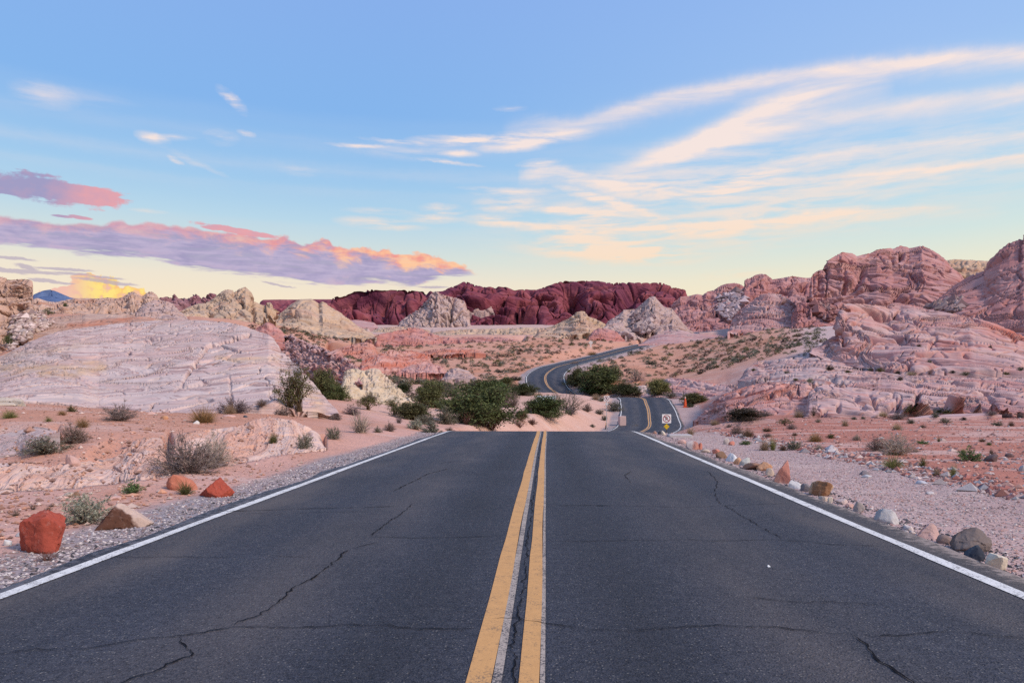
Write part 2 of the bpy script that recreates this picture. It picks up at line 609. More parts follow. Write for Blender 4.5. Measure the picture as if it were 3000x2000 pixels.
# (px, row, distance): what the ground shows at that distance
_cp = []
for px in (-900, 0, 700, 1200, 1500, 1850, 2400, 3000, 3900):
    for d in (3.0, 5.5, 9.0):
        _cp.append((px, None, d, 0.0))


def _c(px, *rows):
    for py, d in rows:
        _cp.append((px, py, d, None))


_c(-700, (1480, 10), (1447, 11.2), (1330, 16), (1225, 22), (1195, 30), (1140, 60), (1045, 92), (1000, 100), (925, 170), (905, 300), (915, 800))
_c(0, (1480, 10), (1447, 11.2), (1330, 16), (1215, 22), (1182, 30), (1140, 60), (1045, 92), (1000, 100), (918, 170), (900, 300), (925, 800))
_c(250, (1480, 10), (1440, 11.5), (1318, 15.5), (1232, 21), (1194, 30), (1148, 60), (1050, 92), (960, 115), (918, 170), (900, 300), (925, 800))
_c(500, (1480, 10), (1392, 13.6), (1272, 19), (1240, 22.5), (1213, 30), (1158, 60), (1050, 95), (965, 120), (925, 170), (908, 300), (930, 800))
_c(750, (1480, 10), (1360, 16), (1330, 17.5), (1262, 22), (1216, 30), (1190, 42), (1140, 80), (1005, 130), (946, 165), (940, 200), (935, 300), (940, 800))
_c(1000, (1480, 10), (1318, 20), (1262, 27), (1232, 34), (1200, 45), (1168, 62), (1150, 78), (1105, 130), (1048, 170), (992, 240), (972, 320), (958, 500), (950, 800))
_c(1250, (1480, 10), (1318, 20), (1266, 29), (1253, 40), (1240, 52), (1205, 70), (1170, 95), (1125, 130), (1075, 165), (1035, 205), (1000, 260), (976, 350), (960, 500), (950, 800))
_c(1450, (1480, 10), (1318, 20), (1263, 31), (1262, 40), (1252, 52), (1230, 66), (1190, 92), (1160, 120), (1120, 145), (1080, 165), (1035, 205), (1000, 260), (976, 350), (960, 500), (950, 800))
_c(1700, (1480, 10), (1318, 20), (1263, 31), (1266, 40), (1254, 55), (1228, 74), (1195, 95), (1160, 116), (1132, 135), (1094, 155), (1056, 185), (1015, 240), (985, 320), (970, 450), (950, 800))
_c(2000, (1480, 10), (1318, 20), (1263, 31), (1268, 40), (1258, 55), (1238, 72), (1205, 98), (1158, 118), (1094, 160), (1056, 195), (1010, 255), (985, 320), (970, 450), (950, 800))
_c(2250, (1480, 10), (1318, 20), (1280, 27), (1237, 40), (1217, 52), (1195, 66), (1180, 96), (1112, 112), (1075, 125), (1032, 150), (995, 195), (968, 230), (955, 300), (950, 450), (940, 800))
_c(2500, (1480, 10), (1318, 20), (1263, 30), (1224, 46), (1212, 53), (1118, 64), (1095, 80), (1060, 115), (1000, 160), (960, 212), (945, 300), (945, 450), (935, 800))
_c(3000, (1480, 10), (1318, 20), (1263, 30), (1222, 46), (1210, 53), (1115, 64), (1075, 100), (985, 160), (945, 300), (930, 450), (930, 800))
_c(3700, (1480, 10), (1318, 20), (1263, 30), (1222, 46), (1200, 55), (1115, 70), (1075, 100), (985, 160), (945, 300), (930, 450), (930, 800))
_cp = np.array([(p, d, (z / d) if py is None else (EYE / d + (HOR - py) / F)) for p, py, d, z in _cp])


def _uv(px, d):
    return np.stack([np.asarray(px) / 520.0, np.log(np.asarray(d)) / 0.42], -1)


def _phi(r2):
    return np.where(r2 > 1e-12, 0.5 * r2 * np.log(np.maximum(r2, 1e-12)), 0.0)


_cu = _uv(_cp[:, 0], _cp[:, 1])
_n = len(_cu)
_K = _phi(((_cu[:, None] - _cu[None]) ** 2).sum(-1)) + np.eye(_n) * 0.02
_Pm = np.concatenate([np.ones((_n, 1)), _cu], 1)
_A = np.block([[_K, _Pm], [_Pm.T, np.zeros((3, 3))]])
_W = np.linalg.solve(_A, np.concatenate([_cp[:, 2], np.zeros(3)]))


def _slope(px, d):
    q = _uv(px, d)
    out = np.empty(len(q))
    for k in range(0, len(q), 20000):
        b = q[k:k + 20000]
        out[k:k + 20000] = _phi(((b[:, None] - _cu[None]) ** 2).sum(-1)) @ _W[:_n] + _W[_n] + b @ _W[_n + 1:]
    return out


def road_dist(x, y):
    """signed distance to the road's axis (right positive), height of the road there, index along it"""
    x, y = np.asarray(x, float).ravel(), np.asarray(y, float).ravel()
    ds, zz, ii = np.full(len(x), 1e3), np.zeros(len(x)), np.zeros(len(x), int)
    near = np.where((y < 330) & (y > -30) & (np.abs(x) < 90))[0]
    for k in range(0, len(near), 20000):
        j = near[k:k + 20000]
        d2 = (x[j, None] - ROAD[None, :, 0]) ** 2 + (y[j, None] - ROAD[None, :, 1]) ** 2
        i = d2.argmin(1)
        sg = (x[j] - ROAD[i, 0]) * NRM[i, 0] + (y[j] - ROAD[i, 1]) * NRM[i, 1]
        ds[j] = np.sqrt(d2[np.arange(len(j)), i]) * np.where(sg < 0, -1, 1)
        zz[j] = ROAD[i, 2]
        ii[j] = i
    return ds, zz, ii


def terrain_z(x, y, rough=True):
    shp = np.shape(x)
    x, y = np.asarray(x, float).ravel(), np.asarray(y, float).ravel()
    r = np.hypot(x, y)
    az = np.arctan2(x, y)
    lim = R(47)
    ac = np.clip(az, -lim, lim)
    d = np.clip(r * np.cos(ac), 3.0, 800.0)
    z = _slope(1500 + F * np.tan(ac), d) * d
    z = z * (1 - smooth(np.abs(az), R(50), R(110))) * smooth(r, 2.0, 5.0)
    if rough:
        q = np.stack([x, y, z * 0.0], -1)
        z = z + 0.05 * fbm(q / 1.3, 3, seed=5) + 0.35 * smooth(r, 25, 110) * fbm(q / 7.0, 3, seed=8) + 1.0 * smooth(r, 140, 330) * fbm(q / 28.0, 3, seed=12)
    ds, zr, ii = road_dist(x, y)
    far = smooth(y, 40, 110)
    a = np.abs(ds)
    w = 1 - smooth(a, 4.7 + 0.3 * far + 0.9 * (ds > 0) * (1 - far), 6.4 + 5.0 * far + 2.0 * (ds > 0))
    edge = zr - 0.06 - (0.02 + 0.006 * np.clip(y - 35, 0, 130)) * (1 - smooth(a, 3.2, 4.1)) - 0.02 * np.clip(a - 4.2, 0, 3)
    z = z * (1 - w) + edge * w
    return z.reshape(shp)


_hd = np.exp(np.linspace(math.log(4.0), math.log(700.0), 900))


def forms_z(px, d):
    """height of the rock masses over the ground at columns px and distances d (-inf where there is none)"""
    px, d = np.asarray(px, float), np.asarray(d, float)
    out = np.full(px.shape, -np.inf)
    for f in FORMS:
        if f['d0'].min() > 600:
            continue
        j = np.where((px >= f['px'][0]) & (px <= f['px'][-1]) & (d >= f['d0'].min()) & (d <= (f['d1'] + f['bk']).max()))
        if not len(j[0]):
            continue
        p, q = px[j], d[j]
        a = {k: np.interp(p, f['px'], f[k]) for k in ('d0', 'd1', 'by', 'ry', 'bk', 'zf')}
        s = np.clip((q - a['d0']) / (a['d1'] - a['d0']), 0, 1) ** (1 / f['k'])
        zz = EYE + (HOR - (a['by'] + (a['ry'] - a['by']) * s)) / F * np.minimum(q, a['d1'])
        t = np.clip((q - a['d1']) / a['bk'], 0, 1)
        zz = zz - (zz - a['zf']) * t ** 1.7
        zz = np.where((q < a['d0']) | (q > a['d1'] + a['bk']), -np.inf, zz)
        out[j] = np.maximum(out[j], zz)
    return out


def forms_limit(px, d):
    """highest the soil may stand where a rock mass covers it: just under the rock, then rising freely behind its crest"""
    out = np.full(px.shape, np.inf)
    top = np.full(px.shape, -np.inf)
    back = np.full(px.shape, -np.inf)
    for f in FORMS:
        if f['d0'].min() > 600:
            continue
        j = np.where((px >= f['px'][0]) & (px <= f['px'][-1]) & (d >= f['d0'].min()) & (d <= (f['d1'] + f['bk']).max()))
        if not len(j[0]):
            continue
        p, q = px[j], d[j]
        a = {k: np.interp(p, f['px'], f[k]) for k in ('d0', 'd1', 'by', 'ry', 'bk')}
        u = np.clip((q - a['d0']) / (a['d1'] - a['d0']), 0, 1)
        s = u ** (1 / f['k'])
        zz = EYE + (HOR - (a['by'] + (a['ry'] - a['by']) * s)) / F * np.minimum(q, a['d1'])
        lim = zz - (0.12 + 0.010 * q) * (1 - 0.8 * smooth(u, 0.7, 1.0)) + np.maximum(q - a['d1'], 0) * 0.35
        f_ = (q >= a['d0']) & (q <= a['d1'])
        b_ = (q > a['d1']) & (q <= a['d1'] + a['bk'])
        top[j] = np.where(f_ & (lim > top[j]), lim, top[j])
        back[j] = np.where(b_ & (lim > back[j]), lim, back[j])
    top = np.where(np.isfinite(top), top, back)
    return np.where(np.isfinite(top), top, out)


def land_z(x, y):
    x, y = np.asarray(x, float), np.asarray(y, float)
    return np.maximum(terrain_z(x, y), forms_z(1500 + F * x / np.maximum(y, .5), y))


def hit(px, py):
    """where the line of sight through a point of the photograph first meets the ground"""
    x, zr = (px - 1500.0) / F * _hd, EYE + (HOR - py) / F * _hd
    g = land_z(x, _hd)
    k = np.argmax(g >= zr)
    if not (g >= zr).any():
        k = int(np.argmin(zr - g))
    k = max(k, 1)
    a, b = zr[k - 1] - g[k - 1], zr[k] - g[k]
    t = np.clip(a / (a - b) if a != b else 0.0, 0, 1)
    d = _hd[k - 1] + t * (_hd[k] - _hd[k - 1])
    X = (px - 1500.0) / F * d
    return X, d, float(land_z(np.array([X]), np.array([d]))[0])


# ------------------------------------------------------------------ sandstone
def rock_material(name, base, band, patch, dark, sc=1.0, band_amt=0.6, patch_amt=0.6, dark_amt=0.5, bump=0.7, fine=1.0, crag=0.0, stain=(.5, .2, .12)):
    """sandstone: beds of two colours, large stained patches, thin darker bedding lines, weathered relief"""
    m = new_mat(name)
    p = pos()
    bed = attr('bed')
    ps = mapping(p, scale=(1 / sc, 1 / sc, 1 / sc))
    big = noise(ps, 0.12, 3.0, 0.6)
    mid = noise(ps, 0.9, 3.0, 0.55)
    lo = N.nt.nodes.new('ShaderNodeSeparateXYZ')
    N.put(lo.inputs[0], ps)
    lx, ly, lz = N(lo.outputs[0]), N(lo.outputs[1]), N(lo.outputs[2])
    bv = vec(bed, lx * 0.05, ly * 0.05)
    b1 = noise(bv, 0.42, 4.0, 0.6, 0.0)
    b2 = noise(bv, 1.5, 4.0, 0.62, 0.0)
    b3 = noise(vec(bed * 1.3, lx * 0.12, ly * 0.12), 2.4, 2.0, 0.6, 0.0)
    c = mix(sstep(b1 + (mid - 0.5) * 0.2, 0.42, 0.60) * band_amt, base, band)
    c = mix(sstep(big + (b1 - 0.5) * 0.6, 0.50, 0.62) * patch_amt, c, patch)
    c = mix(sstep(b3, 0.56, 0.64) * band_amt * 0.6, c, band)
    c = mix(sstep(b2 + (mid - 0.5) * 0.25, 0.56, 0.66) * dark_amt * 0.85, c, dark)
    b4 = noise(bv, 0.8, 2.0, 0.5, 0.0)
    c = mix(sstep(N.m('ABSOLUTE', b4 - 0.5 + (mid - 0.5) * 0.06), 0.032, 0.006) * dark_amt * sstep(big, 0.35, 0.6) * 0.8, c, dark)
    c = mix(attr('stain'), c, stain)
    c = hsv_val(c, 0.74 + 0.52 * mid)
    h = b2 * 0.5 + b1 * 0.5 + mid * 0.5 + noise(ps, 3.5, 2.0, 0.5) * 0.14 * fine
    if crag > 0:
        crg = voron(vec(lx + (mid - 0.5) * 0.9, ly + (mid - 0.5) * 0.9, lz * 1.6 + (mid - 0.5) * 0.9), 0.55, 'DISTANCE_TO_EDGE')
        h = h + sstep(crg, 0.0, 0.09) * crag
    finish(c, 0.92, 0.12, h, bump * 0.75, 0.4 * sc)
    return m


def poly_dist(px, py, line):
    d = np.full(px.shape, 1e9)
    for (x0, y0), (x1, y1) in zip(line[:-1], line[1:]):
        vx, vy = x1 - x0, y1 - y0
        t = np.clip(((px - x0) * vx + (py - y0) * vy) / (vx * vx + vy * vy + 1e-9), 0, 1)
        d = np.minimum(d, np.hypot(px - x0 - t * vx, py - y0 - t * vy))
    return d


def normals(v):
    a = np.gradient(v, axis=1)
    b = np.gradient(v, axis=0)
    n = np.cross(a, b)
    n = n / (np.linalg.norm(n, axis=-1)[..., None] + 1e-9)
    return n * np.array([0.5, 1.0, 0.55])               # relief goes into the face rather than sideways over a neighbour


FORMS = []


def formation(name, label, ridge, base, dB, dR, mat, cat='rock formation', Z=None, nu=220, nv=90, k=1.6, back=30.0, sink=1.5, thick=0.5, dip=(0.0, 0.0), bwarp=0.6,
              lump=(0.0, 10.0), ledge=0.0, crack=(0.0, 8.0, 0.05), block=(0.0, 6.0), fine=(0.0, 1.0), gully=(0.0, 6.0), cuts=(), stains=(), seed=0, taper=0.05, rim=1.0, group=None, vstretch=0.5, bat=0.0):
    """A mass of rock: its foot line, its skyline and how far off each lies give a real surface, which goes on over the top and down the
    far side; relief (lumps, beds, joints, blocks, gullies) is then cut into it."""
    zf = Z or (lambda x, y: (x, y))
    rd = np.array([zf(*p) for p in ridge])
    bs = np.array([zf(*p) for p in base])
    px = np.linspace(rd[0, 0], rd[-1, 0], nu)
    ry = np.interp(px, rd[:, 0], rd[:, 1])
    by = np.maximum(np.interp(px, bs[:, 0], bs[:, 1]), ry + 0.5)

    u_ = np.linspace(0, 1, nu)
    ry = by - (by - ry) * np.sqrt(smooth(u_, 0, taper) * smooth(1 - u_, 0, taper))
    ry = np.minimum(ry, by - 0.5)

    def prof(q):
        if isinstance(q, (int, float)):
            return np.full(nu, float(q))
        q = np.array([(zf(a, 0)[0], b) for a, b in q])
        return np.interp(px, q[:, 0], q[:, 1])

    d0, d1 = prof(dB), prof(dR)
    bk = prof(back)
    s = np.linspace(0, 1, nv)[:, None]
    dd = d0 + (d1 - d0) * s ** k
    yy = by + (ry - by) * s
    x = (px - 1500.0) / F * dd
    z = EYE + (HOR - yy) / F * dd
    rows = np.stack([x, dd, z], -1)
    scr = np.stack([np.broadcast_to(px, yy.shape), yy], -1)
    zfl = np.minimum(z[0] - sink, terrain_z(x[0], dd[0], False) - 0.5 * min(sink, 1.0)) if d0.max() < 600 else z[0] - sink
    FORMS.append(dict(px=px, d0=d0, d1=d1, by=by, ry=ry, k=k, bk=bk, zf=zfl, label=label))
    # foot below ground, and the far side
    foot = np.stack([(px - 1500) / F * (d0 - 0.3 * sink), d0 - 0.3 * sink, zfl], -1)[None]
    nb = 16
    t = (np.arange(1, nb + 1) / nb)[:, None]
    db = d1 + bk * t
    xb = (px - 1500.0) / F * db
    zb = z[-1] - (z[-1] - zfl) * t ** 1.7
    bck = np.stack([xb, db, zb], -1)
    v = np.concatenate([foot, rows, bck], 0)
    scr = np.concatenate([scr[:1], scr, np.repeat(scr[-1:], nb, 0)], 0)
    w = np.ones(v.shape[:2])
    w[0] = 0.3
    ws = smooth(np.minimum(np.arange(nu), np.arange(nu)[::-1]) / nu, 0, 0.07)
    w = w * (0.05 + 0.95 * ws)[None]
    fr = np.concatenate([[0], np.linspace(0, 1, nv), np.ones(nb)])[:, None]
    w = w * (1 - (1 - rim) * smooth(fr, 0.85, 1.0))
    sv = np.array([1.0, 1.0, vstretch])
    if lump[0]:
        v = v + normals(v) * (w * 0.6 * lump[0] * fbm(v / lump[1], 3, 0.42, seed))[..., None]
    nrm = normals(v)
    disp = np.zeros(v.shape[:2])
    if gully[0]:
        q = v * np.array([1 / gully[1], 1 / gully[1], 0.18 / gully[1]])
        disp -= 0.6 * gully[0] * smooth(1 - np.abs(perlin(q, seed + 31)) * 3.2, 0.2, 1.0)
        disp -= 0.25 * gully[0] * smooth(1 - np.abs(perlin(q * 2.3, seed + 32)) * 3.0, 0.3, 1.0)
    vd = v.copy()
    vd[..., 2] += dip[0] * v[..., 0] + dip[1] * v[..., 1]
    if block[0]:
        q = vd / (block[1] * sv)
        q = q + 0.35 * np.stack([perlin(q * 0.9, seed + 41), perlin(q * 0.9, seed + 42), perlin(q * 0.9, seed + 43)], -1)
        f1, f2, idv = worley(q, seed)
        e = f2 - f1
        disp += block[0] * 0.75 * (0.9 * smooth(e, 0.0, 0.36) - 0.6 + 0.5 * (idv - 0.5) * smooth(e, 0, 0.2))
        f1, f2, idv = worley(q * 2.4, seed + 3)
        disp += 0.28 * block[0] * (0.8 * smooth(f2 - f1, 0.0, 0.36) - 0.5 + 0.4 * (idv - 0.5) * smooth(f2 - f1, 0, 0.2))
    if crack[0]:
        q = vd / (crack[1] * np.sqrt(sv))
        q = q + 0.3 * np.stack([perlin(q * 2.1, seed + 51), perlin(q * 2.1, seed + 52), perlin(q * 2.1, seed + 53)], -1)
        for sd_, mul, kk in ((0, 1.0, 1.0), (5, 1.9, 0.6), (9, 3.6, 0.3)):
            gx = np.abs(perlin(q * mul, seed + 60 + sd_)) / mul
            disp -= 1.7 * crack[0] * kk * np.exp(-(gx / (0.8 * crack[2] / mul)) ** 2)
    bed = (v[..., 2] + dip[0] * v[..., 0] + dip[1] * v[..., 1] + bwarp * thick * 3 * fbm(v / (thick * 22), 3, 0.5, seed + 70)) / thick
    # cross-bedding: sets of beds lying at other angles
    cb = smooth(fbm(v * np.array([.6, .6, 1.6]) / (thick * 26), 2, 0.5, seed + 71), -0.05, 0.02)
    bed = bed + cb * (v[..., 0] * 0.35 + v[..., 1] * 0.1) / thick * 0.6
    if ledge:
        b1 = perlin(np.stack([bed * 0.55, v[..., 0] / (thick * 40), v[..., 1] / (thick * 40)], -1), seed + 75)
        b2 = perlin(np.stack([bed * 1.7, v[..., 0] / (thick * 16), v[..., 1] / (thick * 16)], -1), seed + 76)
        disp += ledge * (smooth(b1, -0.12, 0.12) - 0.5 + 0.55 * (smooth(b2, -0.1, 0.1) - 0.5))
    if fine[0]:
        disp += fine[0] * fbm(v / fine[1], 4, 0.6, seed + 80)
    for line, wd, dp in cuts:
        ln = [zf(*p) for p in line]
        jit = 5.0 * fbm(np.stack([scr[..., 0] / 14.0, scr[..., 1] / 14.0, scr[..., 0] * 0], -1), 3, seed=seed + 90)
        disp -= dp * np.exp(-((poly_dist(scr[..., 0], scr[..., 1], ln) + jit) / wd) ** 2)
    v = v + nrm * (w * disp)[..., None]
    # keep the skyline's long waves where they were, whatever the relief has added or cut away
    sl = (v[..., 2] - EYE) / np.maximum(v[..., 1], 1.0)
    foot_s = (HOR - by) / F
    rat = np.clip((np.maximum((HOR - ry) / F - foot_s, 1e-4) + 3 / F) / (np.maximum(sl.max(0) - foot_s, 1e-4) + 3 / F), 0.35, 1.8)
    n_ = max(3, int(nu * 0.02) | 1)
    rat = np.convolve(np.pad(rat, n_ // 2, mode='edge'), np.ones(n_) / n_, mode='valid')
    up_ = sl > foot_s
    v[..., 2] = np.where(up_, EYE + (foot_s + (sl - foot_s) * rat[None]) * v[..., 1], v[..., 2])
    faces = grid_faces(v.shape[0], v.shape[1])
    # close both ends
    stain = np.zeros(v.shape[:2])
    for line, wd, am in stains:
        ln = [zf(*p) for p in line]
        jn = fbm(np.stack([bed * 0.5, scr[..., 0] / 60.0, scr[..., 1] / 40.0], -1), 3, seed=seed + 95)
        stain = np.maximum(stain, am * np.clip(np.exp(-(poly_dist(scr[..., 0], scr[..., 1], ln) / wd) ** 2) * (0.8 + 1.6 * jn), 0, 1))
    o = mesh_obj(name, v, faces, mat, attrs={'bed': bed, 'stain': stain})
    if cat:
        tagged(o, label, cat, group)
    else:
        tagged(o, label, kind='structure')
    return o


Z1, Z2, Z3, Z4 = zoom(0, 750, 1000 / 2352.0), zoom(700, 750, 1000 / 2352.0), zoom(1400, 750, 800 / 2091.0), zoom(2000, 650, 1000 / 2352.0)
Z5 = zoom(0, 1150, 900 / 2352.0)
Z8 = zoom(750, 1050, 600 / 2352.0)

M_lav = rock_material('white_slickrock', (0.585, 0.45, 0.405), (0.51, 0.315, 0.275), (0.55, 0.415, 0.385), (0.27, 0.145, 0.135), sc=1.6, band_amt=0.6, patch_amt=0.45, dark_amt=0.75, bump=0.8, stain=(.55, .36, .22))
M_shelf = rock_material('shelf_sandstone', (0.50, 0.355, 0.33), (0.45, 0.205, 0.175), (0.52, 0.395, 0.375), (0.22, 0.085, 0.08), sc=1.6, band_amt=0.65, patch_amt=0.5, dark_amt=0.75, bump=0.9)
M_brick = rock_material('orange_red_sandstone', (0.50, 0.25, 0.20), (0.47, 0.155, 0.10), (0.55, 0.36, 0.32), (0.22, 0.06, 0.05), sc=2.5, band_amt=0.7, patch_amt=0.5, dark_amt=0.65)
M_pinkwhite = rock_material('pink_white_sandstone', (0.50, 0.335, 0.315), (0.45, 0.185, 0.16), (0.52, 0.385, 0.37), (0.22, 0.075, 0.07), sc=2.2, band_amt=0.75, patch_amt=0.5, dark_amt=0.6, stain=(.46, .10, .05))
M_pink = rock_material('pink_sandstone', (0.45, 0.195, 0.17), (0.50, 0.295, 0.265), (0.42, 0.14, 0.105), (0.21, 0.06, 0.055), sc=4.0, band_amt=0.6, patch_amt=0.5, dark_amt=0.5)
M_dome = rock_material('rose_sandstone', (0.415, 0.20, 0.19), (0.48, 0.30, 0.285), (0.40, 0.13, 0.11), (0.18, 0.06, 0.06), sc=4.5, band_amt=0.6, patch_amt=0.55, dark_amt=0.6, crag=0.12)
M_red = rock_material('red_ledge_sandstone', (0.52, 0.30, 0.27), (0.46, 0.135, 0.085), (0.55, 0.37, 0.345), (0.19, 0.045, 0.035), sc=1.4, band_amt=0.8, patch_amt=0.35, dark_amt=0.7, bump=0.9)
M_mesa = rock_material('dark_red_cliff', (0.195, 0.048, 0.068), (0.30, 0.095, 0.105), (0.115, 0.028, 0.060), (0.055, 0.011, 0.030), sc=9.0, band_amt=0.75, patch_amt=0.7, dark_amt=0.75, bump=1.2, crag=0.1)  # dark violet patches paint part of the cliff's shadow into its colour
M_cap = rock_material('mesa_top_scrub', (0.20, 0.15, 0.11), (0.16, 0.14, 0.09), (0.25, 0.13, 0.11), (0.10, 0.08, 0.06), sc=8.0)
M_purple = rock_material('purple_spires', (0.30, 0.15, 0.17), (0.38, 0.22, 0.22), (0.24, 0.10, 0.13), (0.13, 0.05, 0.08), sc=5.0, crag=0.5)
M_yellow = rock_material('yellow_sandstone', (0.49, 0.345, 0.24), (0.52, 0.385, 0.30), (0.46, 0.26, 0.185), (0.27, 0.15, 0.10), sc=3.0, band_amt=0.5, patch_amt=0.5, dark_amt=0.5)
M_cream = rock_material('cream_sandstone', (0.56, 0.44, 0.315), (0.58, 0.47, 0.38), (0.53, 0.37, 0.28), (0.33, 0.20, 0.13), sc=1.2, band_amt=0.5, patch_amt=0.4, dark_amt=0.45, bump=0.9)
M_tan = rock_material('tan_sandstone', (0.49, 0.32, 0.245), (0.54, 0.40, 0.335), (0.46, 0.235, 0.16), (0.24, 0.11, 0.085), sc=2.2, band_amt=0.5, patch_amt=0.5, dark_amt=0.5, crag=0.4)
M_pale = rock_material('pale_crag', (0.455, 0.33, 0.30), (0.42, 0.26, 0.235), (0.47, 0.365, 0.325), (0.18, 0.10, 0.10), sc=4.0, band_amt=0.5, patch_amt=0.5, dark_amt=0.55, crag=0.3)
M_cut = rock_material('road_cut_rock', (0.63, 0.45, 0.385), (0.58, 0.35, 0.27), (0.54, 0.26, 0.17), (0.36, 0.17, 0.12), sc=0.8, band_amt=0.5, patch_amt=0.5, dark_amt=0.5, bump=0.9)
M_blue = rock_material('haze_blue_mountain', (0.10, 0.15, 0.28), (0.13, 0.18, 0.31), (0.09, 0.13, 0.25), (0.06, 0.10, 0.20), sc=60.0, bump=1.0)  # blue haze of the distance is put into the rock colour

# -- farthest first
formation('mountain', 'far blue mountain above the rocks at the left', [(200, 285), (230, 265), (290, 240), (330, 232), (350, 230), (385, 240), (430, 262), (480, 285), (560, 296), (740, 286), (800, 300), (900, 300)],
          [(200, 330), (900, 330)], 7000, 7600, M_blue, cat=None, Z=Z1, nu=180, nv=40, k=1.0, back=2000, sink=100, lump=(60, 400), gully=(110, 420), fine=(25, 120), thick=20, rim=.5)

formation('mesa', 'low flat topped dark red mesa farthest off at the left', [(120, 326), (140, 318), (165, 301), (280, 299), (400, 300), (440, 297), (620, 297), (700, 300)], [(120, 480), (700, 480)], 1000, 1120, M_mesa, cat='mesa', Z=Z2,
          nu=170, nv=50, k=3.5, back=300, sink=20, lump=(12, 60), gully=(14, 40), block=(5, 26), thick=6, ledge=2, rim=.35, seed=2, vstretch=2.2)
mesa_ridge = [Z2(*p) for p in [(300, 480), (420, 460), (500, 400), (560, 350), (600, 318), (640, 290), (670, 274), (700, 280), (760, 256), (785, 243), (868, 241), (875, 235), (1150, 235), (1300, 248), (1400, 241), (1440, 220), (1500, 201), (1540, 180), (1570, 178), (1620, 195), (1680, 213), (1850, 213), (1900, 235), (1930, 229), (2050, 233), (2100, 216), (2170, 191), (2230, 172)]]
mesa_ridge += [Z3(*p) for p in [(650, 191), (930, 191), (1000, 208), (1060, 205), (1400, 205), (1440, 216), (1500, 240), (1560, 250), (1590, 260), (1600, 290), (1625, 315), (1700, 330), (1760, 350), (1850, 400), (1950, 520)]]
formation('mesa', 'long dark red and violet cliff across the middle of the skyline', mesa_ridge, [(800, 965), (2200, 965)], 720, 820, M_mesa, cat='mesa', nu=640, nv=150, k=1.7, back=260, sink=25, lump=(26, 110),
          gully=(52, 90), block=(4, 40), crack=(14, 55, .035), thick=14, ledge=7.0, fine=(.6, 9), rim=.3, taper=.02, seed=5, vstretch=1.1)
formation('rock_formation', 'pale knob of rock high against the dark red cliff', [(1500, 330), (1525, 288), (1550, 275), (1600, 271), (1660, 276), (1700, 276), (1740, 305), (1760, 380)], [(1500, 360), (1590, 395), (1690, 385), (1760, 390)], 762, 800, M_pale, Z=Z2, nu=90, nv=50,
          k=1.3, back=60, sink=8, lump=(7, 22), block=(5, 11), seed=8)
formation('rock_formation', 'pale grey triangular crag with steep joints before the dark red cliff', [(1080, 480), (1095, 470), (1150, 420), (1220, 370), (1290, 310), (1325, 255), (1345, 245), (1370, 240), (1385, 258), (1420, 272), (1500, 290), (1550, 308), (1580, 350), (1595, 430), (1615, 495)],
          [(1080, 505), (1615, 512)], 520, 575, M_pale, Z=Z2, nu=210, nv=110, k=1.2, back=80, sink=8, lump=(7, 34), gully=(7, 22), block=(3.0, 16), crack=(5, 26, .05), thick=2.5, fine=(.4, 4), dip=(.7, 0), seed=11,
          cuts=[([(1480, 300), (1460, 380), (1440, 495)], 5, 7), ([(1360, 280), (1320, 380), (1290, 470)], 4, 4)])
formation('rock_formation', 'jagged purple spires behind the rim rocks at the left', [(1060, 330), (1090, 286), (1130, 282), (1150, 278), (1175, 284), (1200, 262), (1215, 272), (1235, 292), (1270, 288), (1290, 296), (1325, 280), (1350, 260), (1365, 270), (1385, 290), (1400, 285), (1420, 273), (1430, 277), (1450, 254), (1465, 258), (1490, 266), (1530, 290), (1560, 330)],
          [(1060, 410), (1560, 410)], 380, 410, M_purple, Z=Z1, nu=200, nv=60, k=1.0, back=50, sink=10, lump=(4, 14), gully=(7, 11), block=(5, 8), fine=(.8, 3), seed=14)

# -- far middle
formation('rock_formation', 'yellow cone shaped hill left of the dark red cliff', [Z2(*p) for p in [(150, 478), (230, 430), (300, 380), (360, 330), (410, 302), (430, 297), (500, 294), (530, 314), (552, 330), (575, 311), (600, 325), (620, 345), (700, 390), (760, 435), (820, 480), (880, 512), (950, 548)]],
          [Z2(*p) for p in [(150, 488), (400, 530), (560, 556), (700, 556), (950, 560)]], 235, 300, M_yellow, nu=260, nv=100, k=1.1, back=60, sink=5, lump=(4, 34), gully=(1.0, 18), ledge=1.1, thick=1.6, crack=(2.0, 18, .05), fine=(.2, 3), rim=.4, block=(.6, 12), seed=17)
formation('rock_formation', 'pale pinkish low hump at the foot of the dark cliff', [(760, 445), (800, 438), (860, 445), (930, 458), (960, 485)], [(760, 490), (960, 495)], 420, 450, M_pinkwhite, Z=Z2, nu=70, nv=24, back=30, sink=4, lump=(2, 20), seed=19)
formation('rock_formation', 'pale tan hill with a small cap rock left of the road top', [(430, 600), (470, 560), (560, 540), (640, 502), (700, 478), (730, 450), (750, 430), (790, 421), (815, 424), (832, 436), (845, 462), (900, 480), (960, 512), (1030, 575), (1085, 610), (1115, 650)],
          [(430, 625), (700, 618), (860, 600), (950, 640), (1115, 668)], 300, 345, M_yellow, Z=Z3, nu=240, nv=80, k=1.2, back=40, sink=5, lump=(4, 28), ledge=1.1, thick=1.6, fine=(.2, 4), crack=(2.4, 16, .05), rim=.7, seed=21)
formation('rock_formation', 'rounded red mound beside the far end of the road', [(850, 615), (880, 570), (930, 550), (1000, 558), (1060, 578), (1100, 615), (1130, 655), (1140, 675)], [(850, 620), (950, 645), (1050, 668), (1140, 680)], 285, 305, M_pink, Z=Z3, nu=110, nv=50, back=25, sink=4, lump=(2.4, 14), crack=(1, 9, .05), thick=1.0, ledge=.4, seed=23)
